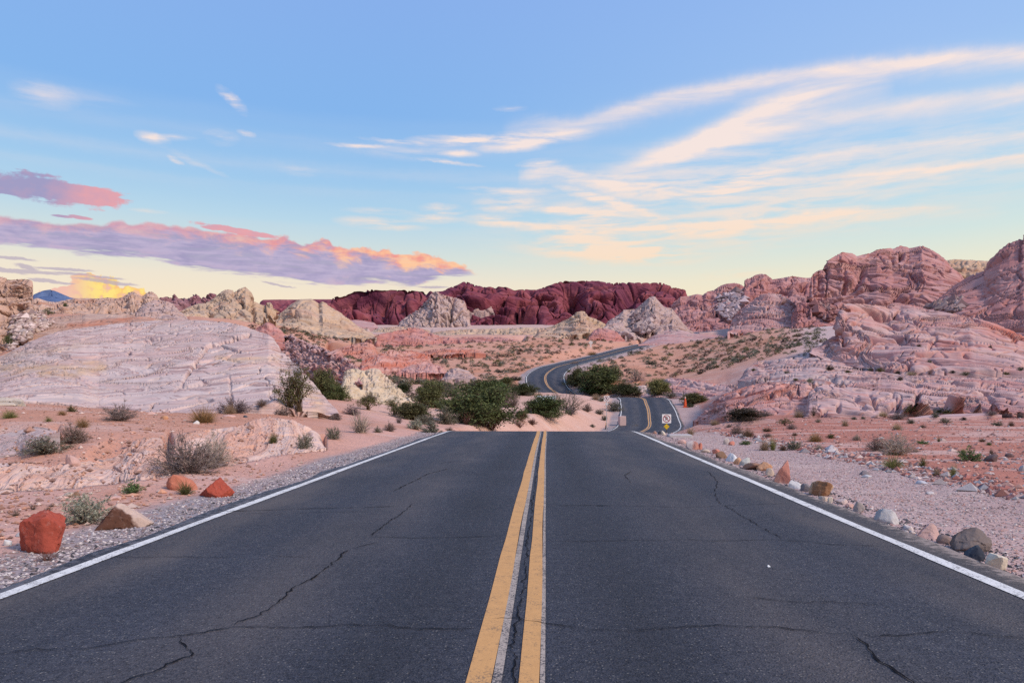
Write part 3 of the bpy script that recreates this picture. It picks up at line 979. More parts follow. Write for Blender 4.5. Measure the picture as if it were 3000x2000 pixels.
formation('rock_formation', 'pale crag with a hollow full of dark rubble above the far end of the road', [(960, 525), (1010, 490), (1070, 450), (1110, 411), (1160, 409), (1200, 405), (1240, 370), (1275, 342), (1310, 316), (1335, 307), (1360, 308), (1390, 350), (1430, 388), (1460, 395), (1490, 402), (1520, 440), (1560, 500), (1600, 550), (1680, 602)],
          [(960, 545), (1010, 560), (1120, 605), (1240, 625), (1300, 650), (1500, 640), (1680, 630)], 305, 370, M_pale, Z=Z3, nu=260, nv=120, k=1.3, back=60, sink=6, lump=(6, 30), block=(2.0, 12), crack=(3.4, 18, .05), thick=1.8, fine=(.3, 4), rim=.5, seed=26,
          cuts=[([(1200, 480), (1250, 520), (1290, 560)], 34, 5), ([(1325, 420), (1345, 480), (1345, 560)], 10, 4), ([(1255, 385), (1275, 350)], 6, 2)])
formation('rock_formation', 'smooth pink banded slickrock swale right of the far end of the road', [(1230, 668), (1300, 620), (1380, 580), (1450, 560), (1560, 566), (1650, 592), (1800, 602), (1950, 600), (2200, 600), (2500, 610)], [(1230, 675), (1500, 680), (1900, 670), (2500, 660)], 265, 325, M_pinkwhite, Z=Z3, nu=230, nv=50,
          k=1.0, back=40, sink=4, lump=(2.5, 40), ledge=.5, thick=1.1, fine=(.3, 3), seed=29, dip=(.1, .12))
formation('rock_formation', 'jumbled pink and grey slope of broken rock behind the pale crag', [Z3(*p) for p in [(1440, 450), (1500, 352), (1550, 312), (1620, 304), (1680, 290), (1730, 300)]] + [Z4(*p) for p in [(145, 500), (170, 480), (215, 470), (240, 450), (270, 436), (300, 426), (360, 420), (400, 428), (430, 450), (520, 480)]],
          [Z3(1440, 620), Z3(1700, 640), Z4(300, 800), Z4(520, 790)], 390, 480, M_dome, nu=260, nv=130, k=1.2, back=80, sink=8, lump=(10, 44), block=(3.5, 22), crack=(4, 26, .05), thick=2.5, ledge=1.2, fine=(.3, 5), rim=.5, seed=32)
formation('rock_formation', 'knobbly pink rock ridge left of the big dome', [(380, 640), (410, 540), (418, 470), (422, 402), (445, 390), (462, 388), (500, 365), (540, 357), (575, 360), (600, 378), (620, 396), (690, 385), (760, 371), (800, 380), (850, 386), (900, 382), (960, 400)], [(380, 760), (960, 740)], 300, 365, M_dome, Z=Z4,
          nu=240, nv=120, k=1.3, back=60, sink=6, lump=(8, 30), block=(2.6, 18), gully=(2.5, 16), crack=(3.5, 20, .05), thick=2, ledge=1.1, fine=(.3, 4), rim=.5, seed=35)
formation('rock_formation', 'tilted pale pink slab of slickrock below the knobbly ridge', [(310, 735), (330, 690), (400, 610), (480, 540), (540, 500), (600, 489), (680, 500), (740, 540), (800, 590), (870, 650), (960, 705)], [(310, 755), (500, 760), (700, 735), (960, 722)], 235, 290, M_pinkwhite, Z=Z4, nu=210, nv=90, k=1.0, back=40, sink=5,
          lump=(4, 32), ledge=1.2, thick=1.5, block=(.7, 16), crack=(2.2, 16, .05), fine=(.2, 3), dip=(.35, .05), seed=38)
formation('rock_formation', 'greenish tan cliff behind the dip between the two right domes', [(1700, 300), (1780, 270), (1870, 257), (2000, 262), (2110, 270), (2180, 290)], [(1700, 420), (2180, 420)], 420, 450, M_yellow, Z=Z4, nu=110, nv=60, k=2.2, back=50, sink=8, lump=(4, 20), gully=(6, 14), block=(3, 9), thick=2, ledge=.8, seed=41)
formation('rock_formation', 'largest rose coloured dome with a dark streaked cliff on its left end', [(845, 640), (868, 540), (880, 440), (886, 378), (900, 356), (920, 345), (960, 328), (1000, 266), (1030, 245), (1060, 230), (1100, 207), (1130, 212), (1170, 216), (1200, 236), (1240, 226), (1290, 216), (1340, 190), (1390, 184), (1430, 180), (1450, 186), (1480, 172), (1500, 164), (1540, 172), (1560, 181), (1590, 177), (1620, 170), (1650, 164), (1700, 185), (1750, 214), (1800, 250), (1840, 300), (1900, 350), (1935, 392), (1990, 450)],
          [(845, 700), (1060, 715), (1200, 640), (1400, 620), (1700, 630), (1990, 600)], 232, [(845, 258), (1000, 275), (1500, 305), (1990, 285)], M_dome, Z=Z4, nu=560, nv=220, k=1.35, back=70, sink=6, lump=(7, 36), ledge=1.6, thick=2.4, block=(1.1, 20), crack=(2.8, 26, .05), fine=(.2, 3), dip=(.16, .05), rim=.25, taper=.02, seed=44,
          cuts=[([(1250, 340), (1190, 440), (1100, 470), (980, 500)], 9, 5), ([(900, 360), (905, 520)], 3, 3), ([(940, 340), (950, 520)], 4, 3), ([(1000, 330), (990, 510)], 3, 2.5), ([(1120, 330), (1130, 430)], 5, 4), ([(1330, 300), (1390, 318)], 4, 3)])
formation('rock_formation', 'dark red broken rock under the left cliff of the big dome', [(735, 738), (752, 640), (790, 560), (840, 545), (870, 530), (920, 540), (970, 545), (1030, 580), (1070, 640)], [(735, 742), (850, 748), (950, 735), (1070, 722)], 226, 246, M_dome, Z=Z4, nu=140, nv=70, k=1.1, back=25, sink=4, lump=(3, 12), block=(2.0, 7), crack=(1, 8, .05), fine=(.5, 2), seed=47)
formation('rock_formation', 'smooth pink dome cut off by the right edge of the picture', [(1640, 600), (1700, 580), (1760, 530), (1800, 500), (1900, 420), (1990, 370), (2085, 335), (2105, 300), (2130, 260), (2190, 190), (2250, 147), (2300, 130), (2330, 118), (2342, 98), (2352, 90), (2450, 50), (2600, 20), (2800, 40), (3000, 160), (3200, 400)],
          [(1640, 620), (1930, 640), (2150, 720), (2352, 800), (3200, 830)], [(1640, 190), (2352, 140), (3200, 130)], [(1640, 205), (1900, 215), (2352, 205), (3200, 180)], M_pink, Z=Z4, nu=330, nv=140, k=1.25, back=50, sink=5, lump=(4, 34), ledge=.6, thick=1.4, crack=(1.6, 26, .025), fine=(.15, 3), dip=(-.3, 0), taper=.01, seed=50,
          cuts=[([(2335, 110), (2330, 200), (2325, 265)], 4, 2.2), ([(2220, 330), (2180, 370), (2220, 400), (2352, 405)], 2.5, .8), ([(2090, 440), (2200, 520), (2352, 545)], 2.5, .8)])

# -- middle distance, left
formation('rock_formation', 'row of weathered tan rim rocks along the left skyline', [(180, 340), (220, 300), (260, 290), (320, 310), (380, 318), (450, 300), (520, 290), (600, 290), (670, 292), (740, 284), (800, 290), (835, 282), (855, 262), (880, 250), (905, 244), (930, 246), (955, 262), (975, 277), (1000, 260), (1025, 243), (1050, 246), (1070, 256), (1088, 276), (1105, 300), (1180, 330)],
          [(180, 400), (500, 396), (850, 410), (1180, 430)], 160, 190, M_tan, Z=Z1, nu=330, nv=90, k=1.6, back=40, sink=5, lump=(2.5, 14), block=(2.0, 9), crack=(2.2, 10, .05), gully=(1.0, 9), thick=1.1, ledge=.8, fine=(.15, 2), rim=.4, seed=53)
formation('rock_formation', 'grey rounded hump of cracked rock in front of the purple spires', [(925, 415), (940, 392), (965, 355), (990, 330), (1060, 305), (1130, 304), (1190, 328), (1230, 378), (1265, 402), (1300, 425)], [(925, 430), (1060, 436), (1300, 440)], 138, 158, M_pale, Z=Z1, nu=170, nv=80, k=1.4, back=25, sink=4, lump=(2.2, 9), block=(1.2, 4.5), crack=(1.1, 8, .05), thick=1, fine=(.3, 1.5), seed=56)
formation('rock_formation', 'twin headed tan and yellow dome between the rim rocks and the yellow hill', [(1210, 415), (1235, 388), (1300, 350), (1370, 325), (1420, 325), (1470, 290), (1520, 250), (1550, 232), (1575, 229), (1600, 236), (1618, 246), (1635, 238), (1650, 226), (1675, 216), (1692, 212), (1720, 236), (1742, 272), (1750, 308), (1780, 328), (1825, 345), (1835, 322), (1860, 318), (1880, 332), (1886, 390), (1900, 430)],
          [(1210, 425), (1400, 436), (1560, 470), (1740, 475), (1900, 445)], 165, 205, M_yellow, Z=Z1, nu=300, nv=130, k=1.5, back=40, sink=5, lump=(4, 20), ledge=.7, thick=1.2, block=(.8, 10), crack=(2.2, 13, .05), gully=(.5, 12), fine=(.12, 2), dip=(.3, 0), rim=.4, seed=59,
          cuts=[([(1745, 310), (1755, 400), (1740, 465)], 5, 3), ([(1825, 330), (1835, 400), (1850, 440)], 4, 3), ([(1615, 240), (1610, 290)], 3, 2)])
formation('rock_formation', 'small brown outcrop below the yellow hill', [(1750, 505), (1790, 480), (1830, 460), (1850, 455), (1890, 475), (1940, 510), (1970, 545)], [(1750, 640), (1830, 650), (1970, 640)], 118, 128, M_pink, Z=Z1, nu=80, nv=40, back=12, sink=3, lump=(1.4, 6), block=(.9, 3), seed=61)
formation('rock_formation', 'low pink hill of bare rock in the middle of the valley', [(770, 705), (790, 672), (850, 612), (890, 580), (920, 560), (1000, 531), (1100, 511), (1200, 491), (1260, 500), (1320, 530), (1400, 556), (1500, 562), (1600, 556), (1800, 558), (1900, 572), (1980, 590)], [(770, 715), (830, 745), (900, 700), (1050, 650), (1400, 628), (1980, 604)],
          [(770, 190), (1000, 225), (1980, 270)], [(770, 215), (1200, 290), (1980, 310)], M_pink, Z=Z2, nu=310, nv=80, k=1.1, back=40, sink=4, lump=(4, 24), ledge=1.1, thick=1.2, block=(1.2, 11), crack=(2.6, 14, .05), fine=(.2, 3), seed=64, cuts=[([(930, 570), (935, 680)], 5, 4)])
formation('rock_formation', 'striped red and white outcrop in the scrub left of the road', [(815, 790), (830, 765), (850, 722), (900, 700), (950, 681), (1000, 662), (1050, 650), (1130, 655), (1200, 650), (1290, 680), (1340, 720)], [(815, 800), (1000, 812), (1150, 800), (1340, 745)], [(815, 135), (1340, 165)], [(815, 150), (1340, 185)], M_red, Z=Z2, nu=220, nv=70, k=1.1, back=15, sink=3,
          lump=(2, 11), ledge=.7, thick=.6, block=(.6, 5), crack=(1.2, 8, .05), fine=(.1, 1.2), dip=(-.4, 0), seed=67)
formation('rock_formation', 'white boulder outcrop on the scrub slope above the mesquite', [Z2(*p) for p in [(1390, 845), (1415, 800), (1470, 775), (1510, 770), (1560, 785), (1610, 800), (1640, 830)]], [Z2(*p) for p in [(1390, 850), (1500, 860), (1640, 838)]], 136, 142, M_pale, nu=100, nv=40, back=10, sink=2, lump=(1.2, 5), block=(.8, 2.2), taper=.25, seed=69)
formation('rock_formation', 'diagonal crag ridge of red and white ribs right of the white slickrock dome', [(225, 610), (260, 580), (310, 550), (340, 541), (370, 546), (410, 568), (450, 590), (550, 620), (620, 650), (660, 668), (700, 690), (760, 716), (800, 745), (835, 775), (850, 800)], [(225, 640), (280, 690), (360, 745), (450, 800), (560, 840), (620, 860), (700, 880), (850, 880)],
          [(225, 120), (850, 72)], [(225, 132), (850, 84)], M_pinkwhite, Z=Z2, nu=300, nv=110, k=1.3, back=12, sink=3, lump=(1.6, 6), gully=(1.6, 3.2), block=(1.0, 2.4), crack=(.5, 4, .06), thick=.5, ledge=.3, fine=(.2, .8), seed=72)
formation('rock_formation', 'cream yellow rock with hollows running down to the valley floor', [(700, 860), (715, 825), (740, 790), (770, 776), (800, 774), (850, 785), (875, 788), (900, 774), (940, 772), (970, 780), (1000, 818), (1050, 860), (1090, 890), (1130, 940), (1200, 990)], [(700, 900), (750, 960), (850, 1000), (1000, 1010), (1200, 1005)],
          [(700, 66), (1200, 70)], [(700, 80), (1000, 84), (1200, 72)], M_cream, Z=Z2, nu=260, nv=130, k=1.25, back=10, sink=2, lump=(1.0, 5), block=(.45, 1.8), crack=(.35, 3, .06), ledge=.22, thick=.4, fine=(.12, .5), seed=75,
          cuts=[([(770, 850), (800, 860)], 8, .7), ([(830, 840), (850, 880)], 8, .8), ([(900, 830), (905, 850)], 7, .5), ([(850, 790), (880, 815)], 4, .6), ([(870, 935), (880, 940)], 4, .8), ([(905, 925), (915, 930)], 3, .6), ([(850, 940), (855, 945)], 3, .6), ([(930, 800), (1000, 850), (1100, 900)], 4, .5)])
dome_ridge = [(-620, 700), (-300, 690), (0, 690), (60, 662), (100, 640), (200, 590), (300, 552), (400, 520), (600, 490), (800, 466), (1000, 450), (1200, 440), (1400, 440), (1560, 455), (1640, 470), (1700, 490), (1780, 520), (1850, 540), (1890, 570), (1930, 640), (2000, 712), (2080, 782), (2150, 862), (2250, 985), (2335, 1072)]
formation('rock_formation', 'broad white striped slickrock dome left of the road', dome_ridge, [(-620, 1000), (0, 1012), (150, 1003), (400, 1022), (560, 1045), (680, 1105), (960, 1110), (1280, 1085), (1500, 1075), (1900, 1015), (2000, 1050), (2160, 1072), (2335, 1084)],
          [(-620, 32), (1500, 31), (2335, 34)], [(-620, 85), (0, 92), (1000, 95), (1500, 88), (1890, 74), (2080, 55), (2335, 36)], M_lav, Z=Z1, nu=740, nv=290, k=1.15, back=[(-620, 20), (1500, 20), (2335, 4)], sink=1.2, lump=(.9, 12), ledge=.15, thick=.30, crack=(.45, 10, .022), fine=(.03, .7), dip=(-.06, .02), bwarp=.9, rim=.7, stains=[([(-300, 770), (0, 760), (250, 780), (500, 790), (700, 760)], 16, .8), ([(0, 690), (300, 660), (600, 600)], 14, .35), ([(1500, 700), (1700, 715), (1900, 720)], 9, .6), ([(2050, 900), (2150, 980), (2200, 1050)], 26, .6)], taper=.004, seed=78,
          cuts=[([(1720, 540), (1600, 575), (1500, 602), (1440, 612), (1400, 660), (1380, 690), (1345, 735), (1325, 770), (1290, 820)], 3.4, 1.3), ([(1290, 820), (1250, 880), (1200, 930)], 3, .35), ([(1000, 585), (1050, 575), (1100, 570)], 3.5, .7), ([(1380, 500), (1470, 502)], 3, .5), ([(1150, 532), (1220, 530)], 2.5, .4),
                ([(430, 840), (560, 850), (680, 890)], 4, .35), ([(1550, 630), (1650, 655)], 3, .5), ([(1580, 830), (1585, 900), (1600, 1000)], 3, .2), ([(690, 670), (730, 675)], 3, .5), ([(1890, 720), (1700, 740), (1500, 700), (1350, 770)], 3, .25)])
formation('rock_formation', 'orange stained pink slab behind the top of the white dome', [(180, 500), (250, 452), (350, 422), (480, 410), (600, 400), (750, 400), (850, 405), (1000, 418), (1090, 432), (1180, 455)], [(180, 540), (500, 545), (1180, 475)], 102, 124, M_tan, Z=Z1, nu=200, nv=40, k=1.0, back=16, sink=3, lump=(1.2, 14), ledge=.35, thick=.5, fine=(.15, 1), stains=[([(480, 480), (650, 470), (850, 440), (1050, 432)], 9, .9)], seed=80)
formation('rock_formation', 'tall layered rock tower at the left edge of the picture', [(-700, 60), (-500, 90), (-250, 110), (-100, 130), (0, 143), (35, 149), (55, 163), (80, 164), (120, 160), (160, 159), (205, 163), (222, 172), (228, 188), (221, 215), (210, 232), (216, 300), (226, 380), (236, 420)],
          [(-700, 760), (0, 730), (60, 690), (100, 660), (160, 620), (236, 585)], [(-700, 92), (0, 95), (100, 97), (236, 99)], [(-700, 108), (0, 110), (236, 108)], M_tan, Z=Z1, nu=300, nv=200, k=1.1, back=20, sink=3, lump=(1.3, 8), ledge=.6, thick=1.0, block=(.55, 5), crack=(1.2, 6, .05), gully=(.3, 6), fine=(.05, .8), rim=.3, taper=.012, seed=83)
formation('rock_formation', 'striped pale ledges at the foot of the white dome, far left', [(-500, 960), (-100, 968), (0, 972), (80, 975), (150, 985), (180, 1010)], [(-500, 1030), (0, 1030), (180, 1030)], 27.5, 29.5, M_cream, Z=Z1, nu=90, nv=30, back=4, sink=.6, lump=(.12, 2), ledge=.10, thick=.14, seed=85)

formation('rock_formation', 'broken red orange ledges in the valley left of the low pink hill', [Z2(*p) for p in [(600, 690), (640, 652), (700, 630), (760, 612), (830, 598), (880, 590), (920, 610), (960, 660)]], [Z2(*p) for p in [(600, 700), (700, 715), (830, 720), (960, 690)]], 176, 196, M_brick, nu=150, nv=60, k=1.1, back=20, sink=3,
          lump=(2, 11), ledge=.8, thick=.8, block=(1.0, 5), crack=(1.6, 8, .05), fine=(.1, 1.2), dip=(-.3, 0), seed=121)
formation('rock_formation', 'long low ledge of red rock across the scrub before the upper road', [Z2(*p) for p in [(1150, 690), (1250, 660), (1350, 640), (1450, 632), (1560, 628), (1640, 640), (1700, 660)]], [Z2(*p) for p in [(1150, 700), (1350, 672), (1500, 662), (1700, 668)]], 190, 204, M_brick, nu=150, nv=40, k=1.0, back=16, sink=2,
          lump=(1.5, 9), ledge=.7, thick=.7, block=(.8, 5), crack=(1.2, 7, .05), fine=(.1, 1.2), taper=.15, seed=123)
formation('rock_formation', 'broken pale red rock steps on the slope above the mesquite', [Z2(*p) for p in [(1080, 800), (1150, 765), (1240, 745), (1340, 742), (1400, 760), (1450, 790)]], [Z2(*p) for p in [(1080, 810), (1200, 808), (1320, 800), (1450, 800)]], 142, 152, M_red, nu=130, nv=40, k=1.0, back=10, sink=2,
          lump=(1.0, 6), ledge=.5, thick=.5, block=(.6, 3.5), crack=(.8, 5, .05), fine=(.06, .8), taper=.15, seed=125)
formation('rock_formation', 'wrinkled pale tan bank along the foot of the dark red cliff', [Z2(*p) for p in [(1250, 545), (1400, 515), (1600, 500), (1800, 498), (2000, 490), (2200, 500), (2352, 492), (2420, 520)]], [Z2(*p) for p in [(1250, 552), (1500, 556), (1800, 572), (2100, 590), (2420, 600)]], 330, 410, M_yellow, nu=260, nv=60, k=1.0, back=50, sink=5,
          lump=(5, 26), ledge=1.3, thick=1.8, block=(1.8, 12), gully=(2, 14), crack=(2.4, 16, .05), fine=(.2, 3), seed=127)
formation('rock_formation', 'pale tan bank left of the triangular crag, under the dark red cliff', [Z2(*p) for p in [(900, 520), (960, 496), (1050, 486), (1150, 488), (1250, 495), (1330, 520)]], [Z2(*p) for p in [(900, 528), (1100, 540), (1330, 540)]], 360, 420, M_yellow, nu=120, nv=36, k=1.0, back=40, sink=5,
          lump=(4, 22), ledge=1.3, thick=1.8, block=(1.5, 12), crack=(2.4, 16, .05), seed=129)

# -- right side
formation('rock_formation', 'pale pink slickrock hump with a red hollow at its left foot', [(870, 880), (950, 850), (1010, 800), (1035, 740), (1042, 700), (1060, 640), (1075, 605), (1090, 585), (1110, 571), (1150, 563), (1200, 561), (1300, 570), (1420, 581), (1450, 572), (1500, 567), (1560, 568), (1600, 575), (1680, 600), (1800, 620), (1930, 642), (2050, 670), (2150, 702), (2250, 742), (2352, 790), (2500, 850), (2800, 900), (3100, 960)],
          [(870, 900), (1000, 960), (1200, 1000), (1500, 1030), (2352, 1040), (3100, 1040)], [(870, 104), (1200, 92), (1600, 82), (2352, 78), (3100, 78)], [(870, 112), (1060, 124), (1500, 138), (2352, 118), (3100, 100)], M_pinkwhite, Z=Z4, nu=640, nv=260, k=1.2, back=[(870, 14), (1500, 30), (3100, 20)], sink=3, lump=(2.6, 18), ledge=.6, thick=1.0, block=(.45, 9),
          crack=(1.5, 14, .05), fine=(.06, 1.1), dip=(.22, .06), stains=[([(1030, 770), (1045, 815)], 8, 1.0), ([(1085, 775), (1110, 825)], 7, 1.0), ([(2100, 720), (2250, 760), (2352, 800)], 22, .5), ([(1800, 900), (1950, 930)], 16, .5)], taper=.01, seed=88, cuts=[([(1030, 770), (1050, 820)], 9, 2.2), ([(1085, 770), (1110, 830)], 8, 2.0), ([(1500, 640), (1600, 700), (1760, 800), (1680, 910)], 4, 1.0), ([(930, 1000), (1050, 950), (1200, 905)], 4, 1.2), ([(1280, 930), (1330, 945)], 4, .8), ([(1240, 630), (1200, 690), (1290, 640)], 3, .5)])
formation('rock_formation', 'tilted red layered ledge right of the lower road', [(70, 1310), (110, 1285), (150, 1250), (210, 1215), (300, 1178), (420, 1138), (500, 1118), (560, 1105), (640, 1104), (700, 1112), (780, 1118), (850, 1112), (930, 1130), (1000, 1180), (1040, 1240)],
          [(70, 1372), (180, 1362), (300, 1350), (600, 1347), (900, 1345), (1040, 1340)], [(70, 66), (150, 62), (300, 54), (1040, 50)], [(70, 68), (150, 70), (300, 67), (1040, 60)], M_red, Z=Z4, nu=320, nv=110, k=1.15, back=10, sink=.8, lump=(.6, 8), ledge=.42, thick=.42, block=(.16, 3.5), crack=(.5, 5, .04), fine=(.03, .4), dip=(-.24, .05), taper=.22, seed=91)
formation('rock_formation', 'pale pink ledge with dark hollows along the red flat at the right', [(830, 1260), (870, 1170), (930, 1130), (1000, 1120), (1080, 1128), (1180, 1105), (1250, 1100), (1350, 1090), (1500, 1082), (1650, 1085), (1800, 1078), (1900, 1090), (2000, 1086), (2150, 1092), (2352, 1088), (2700, 1090), (3100, 1080)],
          [(830, 1345), (1000, 1345), (1300, 1345), (1600, 1330), (2160, 1322), (2352, 1312), (3100, 1312)], [(830, 47), (3100, 47)], [(830, 56), (1500, 63), (3100, 64)], M_pinkwhite, Z=Z4, nu=640, nv=150, k=1.5, back=10, sink=.8, lump=(1.0, 6.5), ledge=.26, thick=.4, block=(.35, 5), crack=(.8, 6.5, .045), fine=(.03, .5), dip=(.12, .05), taper=.02, seed=94,
          cuts=[([(1450, 1200), (1490, 1215), (1485, 1275)], 6, 1.1), ([(1620, 1190), (1615, 1290)], 6, 1.2), ([(1290, 1190), (1330, 1260)], 5, .8), ([(1190, 1220), (1250, 1280)], 7, .5), ([(2100, 1200), (2180, 1300)], 6, .6), ([(1075, 1275), (1080, 1285)], 5, .6)])
formation('rock_formation', 'low shelving white and pink slickrock between the ledge and the pink hump', [(380, 1080), (450, 1000), (520, 962), (700, 940), (850, 930), (930, 925), (1000, 935), (1200, 985), (1500, 1022), (2352, 1040), (3100, 1040)], [(380, 1090), (560, 1112), (850, 1122), (1200, 1110), (2352, 1096), (3100, 1090)],
          [(380, 84), (560, 67), (850, 62), (3100, 63)], [(380, 94), (560, 112), (1200, 100), (3100, 84)], M_shelf, Z=Z4, nu=460, nv=90, k=1.0, back=8, sink=1.0, lump=(1.2, 11), ledge=.5, thick=.55, block=(.25, 5), crack=(.8, 8, .04), fine=(.03, .6), dip=(.14, .04), taper=.02, seed=96)
formation('rock_formation', 'red and pink striped outcrop beyond the bend of the lower road', [Z3(*p) for p in [(1230, 1075), (1260, 1030), (1290, 1005), (1330, 985), (1400, 950), (1480, 930), (1540, 935), (1600, 935), (1700, 950), (1750, 962), (1830, 980), (1900, 985), (2000, 975), (2091, 970), (2250, 990), (2350, 1020)]],
          [Z3(*p) for p in [(1230, 1082), (1400, 1075), (1600, 1085), (1750, 1100), (2350, 1120)]], [(Z3(1230, 0)[0], 128), (Z3(1600, 0)[0], 119), (Z3(2350, 0)[0], 100)], [(Z3(1230, 0)[0], 142), (Z3(1600, 0)[0], 134), (Z3(2350, 0)[0], 114)], M_pinkwhite, nu=280, nv=70, k=1.2, back=14, sink=2, lump=(1.2, 6), ledge=.55, thick=.6, block=(.4, 4), crack=(.9, 7, .05), fine=(.06, .8), dip=(.25, 0), seed=97)
formation('rock_formation', 'white rocks at the roadside under the dark bushes inside the bend', [Z3(*p) for p in [(1000, 1062), (1040, 1045), (1100, 1035), (1200, 1000), (1260, 988), (1300, 990), (1340, 1010), (1360, 1045)]], [Z3(*p) for p in [(1000, 1068), (1360, 1068)]], 134, 139, M_lav, nu=110, nv=30, back=6, sink=1, lump=(.6, 3), block=(.35, 1.4), taper=.25, seed=99)
formation('rock_formation', 'low pale slab standing in the red flat behind the bushes', [Z4(*p) for p in [(260, 1385), (300, 1372), (420, 1360), (520, 1352), (640, 1352)]], [Z4(*p) for p in [(260, 1390), (420, 1378), (640, 1362)]], 40, 41, M_pinkwhite, nu=70, nv=10, back=2, sink=.3, lump=(.05, 1), taper=.25, seed=101)
formation('rock_formation', 'long pale slab at the foot of the ledge at the right', [Z4(*p) for p in [(1560, 1345), (1650, 1332), (1800, 1325), (2000, 1318), (2200, 1312)]], [Z4(*p) for p in [(1560, 1350), (1800, 1345), (2200, 1328)]], 43, 44.5, M_pinkwhite, nu=90, nv=10, back=2, sink=.3, lump=(.05, 1), taper=.25, seed=102)

# -- the rock cut along the left side of the road
formation('rock_formation', 'pale sloping rock cut along the left roadside, nearest part', [(-420, 560), (0, 540), (80, 536), (150, 530), (250, 540), (330, 560), (420, 540), (500, 520), (620, 530), (700, 511), (800, 505), (860, 500), (910, 470), (940, 440), (1000, 385), (1060, 355), (1120, 340), (1230, 345), (1320, 380)],
          [(-420, 880), (0, 850), (150, 830), (300, 795), (450, 770), (600, 752), (850, 752), (1000, 712), (1150, 670), (1320, 640)], [(-420, 11.2), (0, 11.3), (600, 12.0), (1000, 12.6), (1320, 13.6)], [(-420, 13.5), (0, 13.7), (600, 14.6), (1000, 17.2), (1320, 18.4)], M_cut, Z=Z5, nu=360, nv=110, k=1.05, back=2.5, sink=.35, lump=(.22, 1.9), ledge=.04, thick=.16, block=(.10, 1.1),
          crack=(.16, 1.8, .03), fine=(.015, .22), dip=(.9, .1), seed=105)
formation('rock_formation', 'pale sloping rock cut behind the large grey bush', [(1280, 420), (1320, 350), (1400, 310), (1500, 290), (1700, 272), (1850, 250), (1910, 222), (1960, 202), (2050, 190), (2150, 198), (2250, 210), (2352, 262), (2430, 310), (2500, 370)], [(1280, 640), (1500, 628), (1700, 562), (1900, 525), (2100, 500), (2352, 445), (2500, 420)],
          [(1280, 13.6), (1500, 14.2), (2000, 17), (2500, 20)], [(1280, 18.0), (1500, 19.5), (2000, 23), (2500, 23.5)], M_cut, Z=Z5, nu=300, nv=100, k=1.05, back=3, sink=.35, lump=(.22, 2.0), ledge=.05, thick=.18, block=(.08, 1.4), crack=(.18, 2.1, .03), fine=(.015, .22), dip=(.9, .1), seed=108)
formation('rock_formation', 'flat pale rock patch on the terrace at the left edge', [Z5(*p) for p in [(-400, 330), (0, 322), (100, 300), (250, 262), (380, 240), (440, 250), (460, 290)]], [Z5(*p) for p in [(-400, 470), (0, 478), (120, 465), (200, 400), (340, 330), (460, 300)]], 15.6, 19.5, M_lav, nu=120, nv=40, k=1, back=1.5, sink=.3, lump=(.08, 1.2), ledge=.03, thick=.1, fine=(.03, .2), taper=.25, seed=110)


# ------------------------------------------------------------------ ground sheet
def soil_material():
    m = new_mat('desert_soil')
    p = pos()
    c = attr('soil', 'Color')
    stone = attr('stony')
    n1 = noise(p, 0.35, 4.0, 0.6)
    n2 = noise(p, 6.0, 4.0, 0.65)
    n3 = noise(mapping(p, scale=(0.10, 0.5, 0.5)), 1.0, 5.0, 0.65, 0.6)
    col_ = hsv_val(c, 0.70 + 0.34 * n1 + 0.30 * n2)
    col_ = mix(sstep(n3, 0.52, 0.70) * 0.55, col_, (0.60, 0.45, 0.40))
    col_ = mix(sstep(noise(p, 1.1, 5.0, 0.7), 0.58, 0.72) * 0.5, col_, (0.42, 0.17, 0.10))
    v = voron(p, 17.0)
    vc = voron(p, 17.0, out=1)
    ss = N.nt.nodes.new('ShaderNodeSeparateColor')
    N.put(ss.inputs[0], vc)
    rv = N(ss.outputs[0])
    peb = sstep(v, 0.42, 0.25) * sstep(rv, 0.42, 0.5)
    pc = ramp(N(ss.outputs[1]), [(0, (0.17, 0.13, 0.13)), (0.4, (0.36, 0.28, 0.27)), (0.7, (0.52, 0.42, 0.40)), (1.0, (0.66, 0.58, 0.55))])
    col_ = mix(peb * (0.25 + 0.7 * stone).clamp(), col_, pc)
    h = n2 * 0.6 + peb * 0.5 + noise(p, 1.6, 5.0, 0.65) * 1.6
    finish(col_, 0.95, 0.1, h, 0.75, 0.06)
    return m


_stops = []


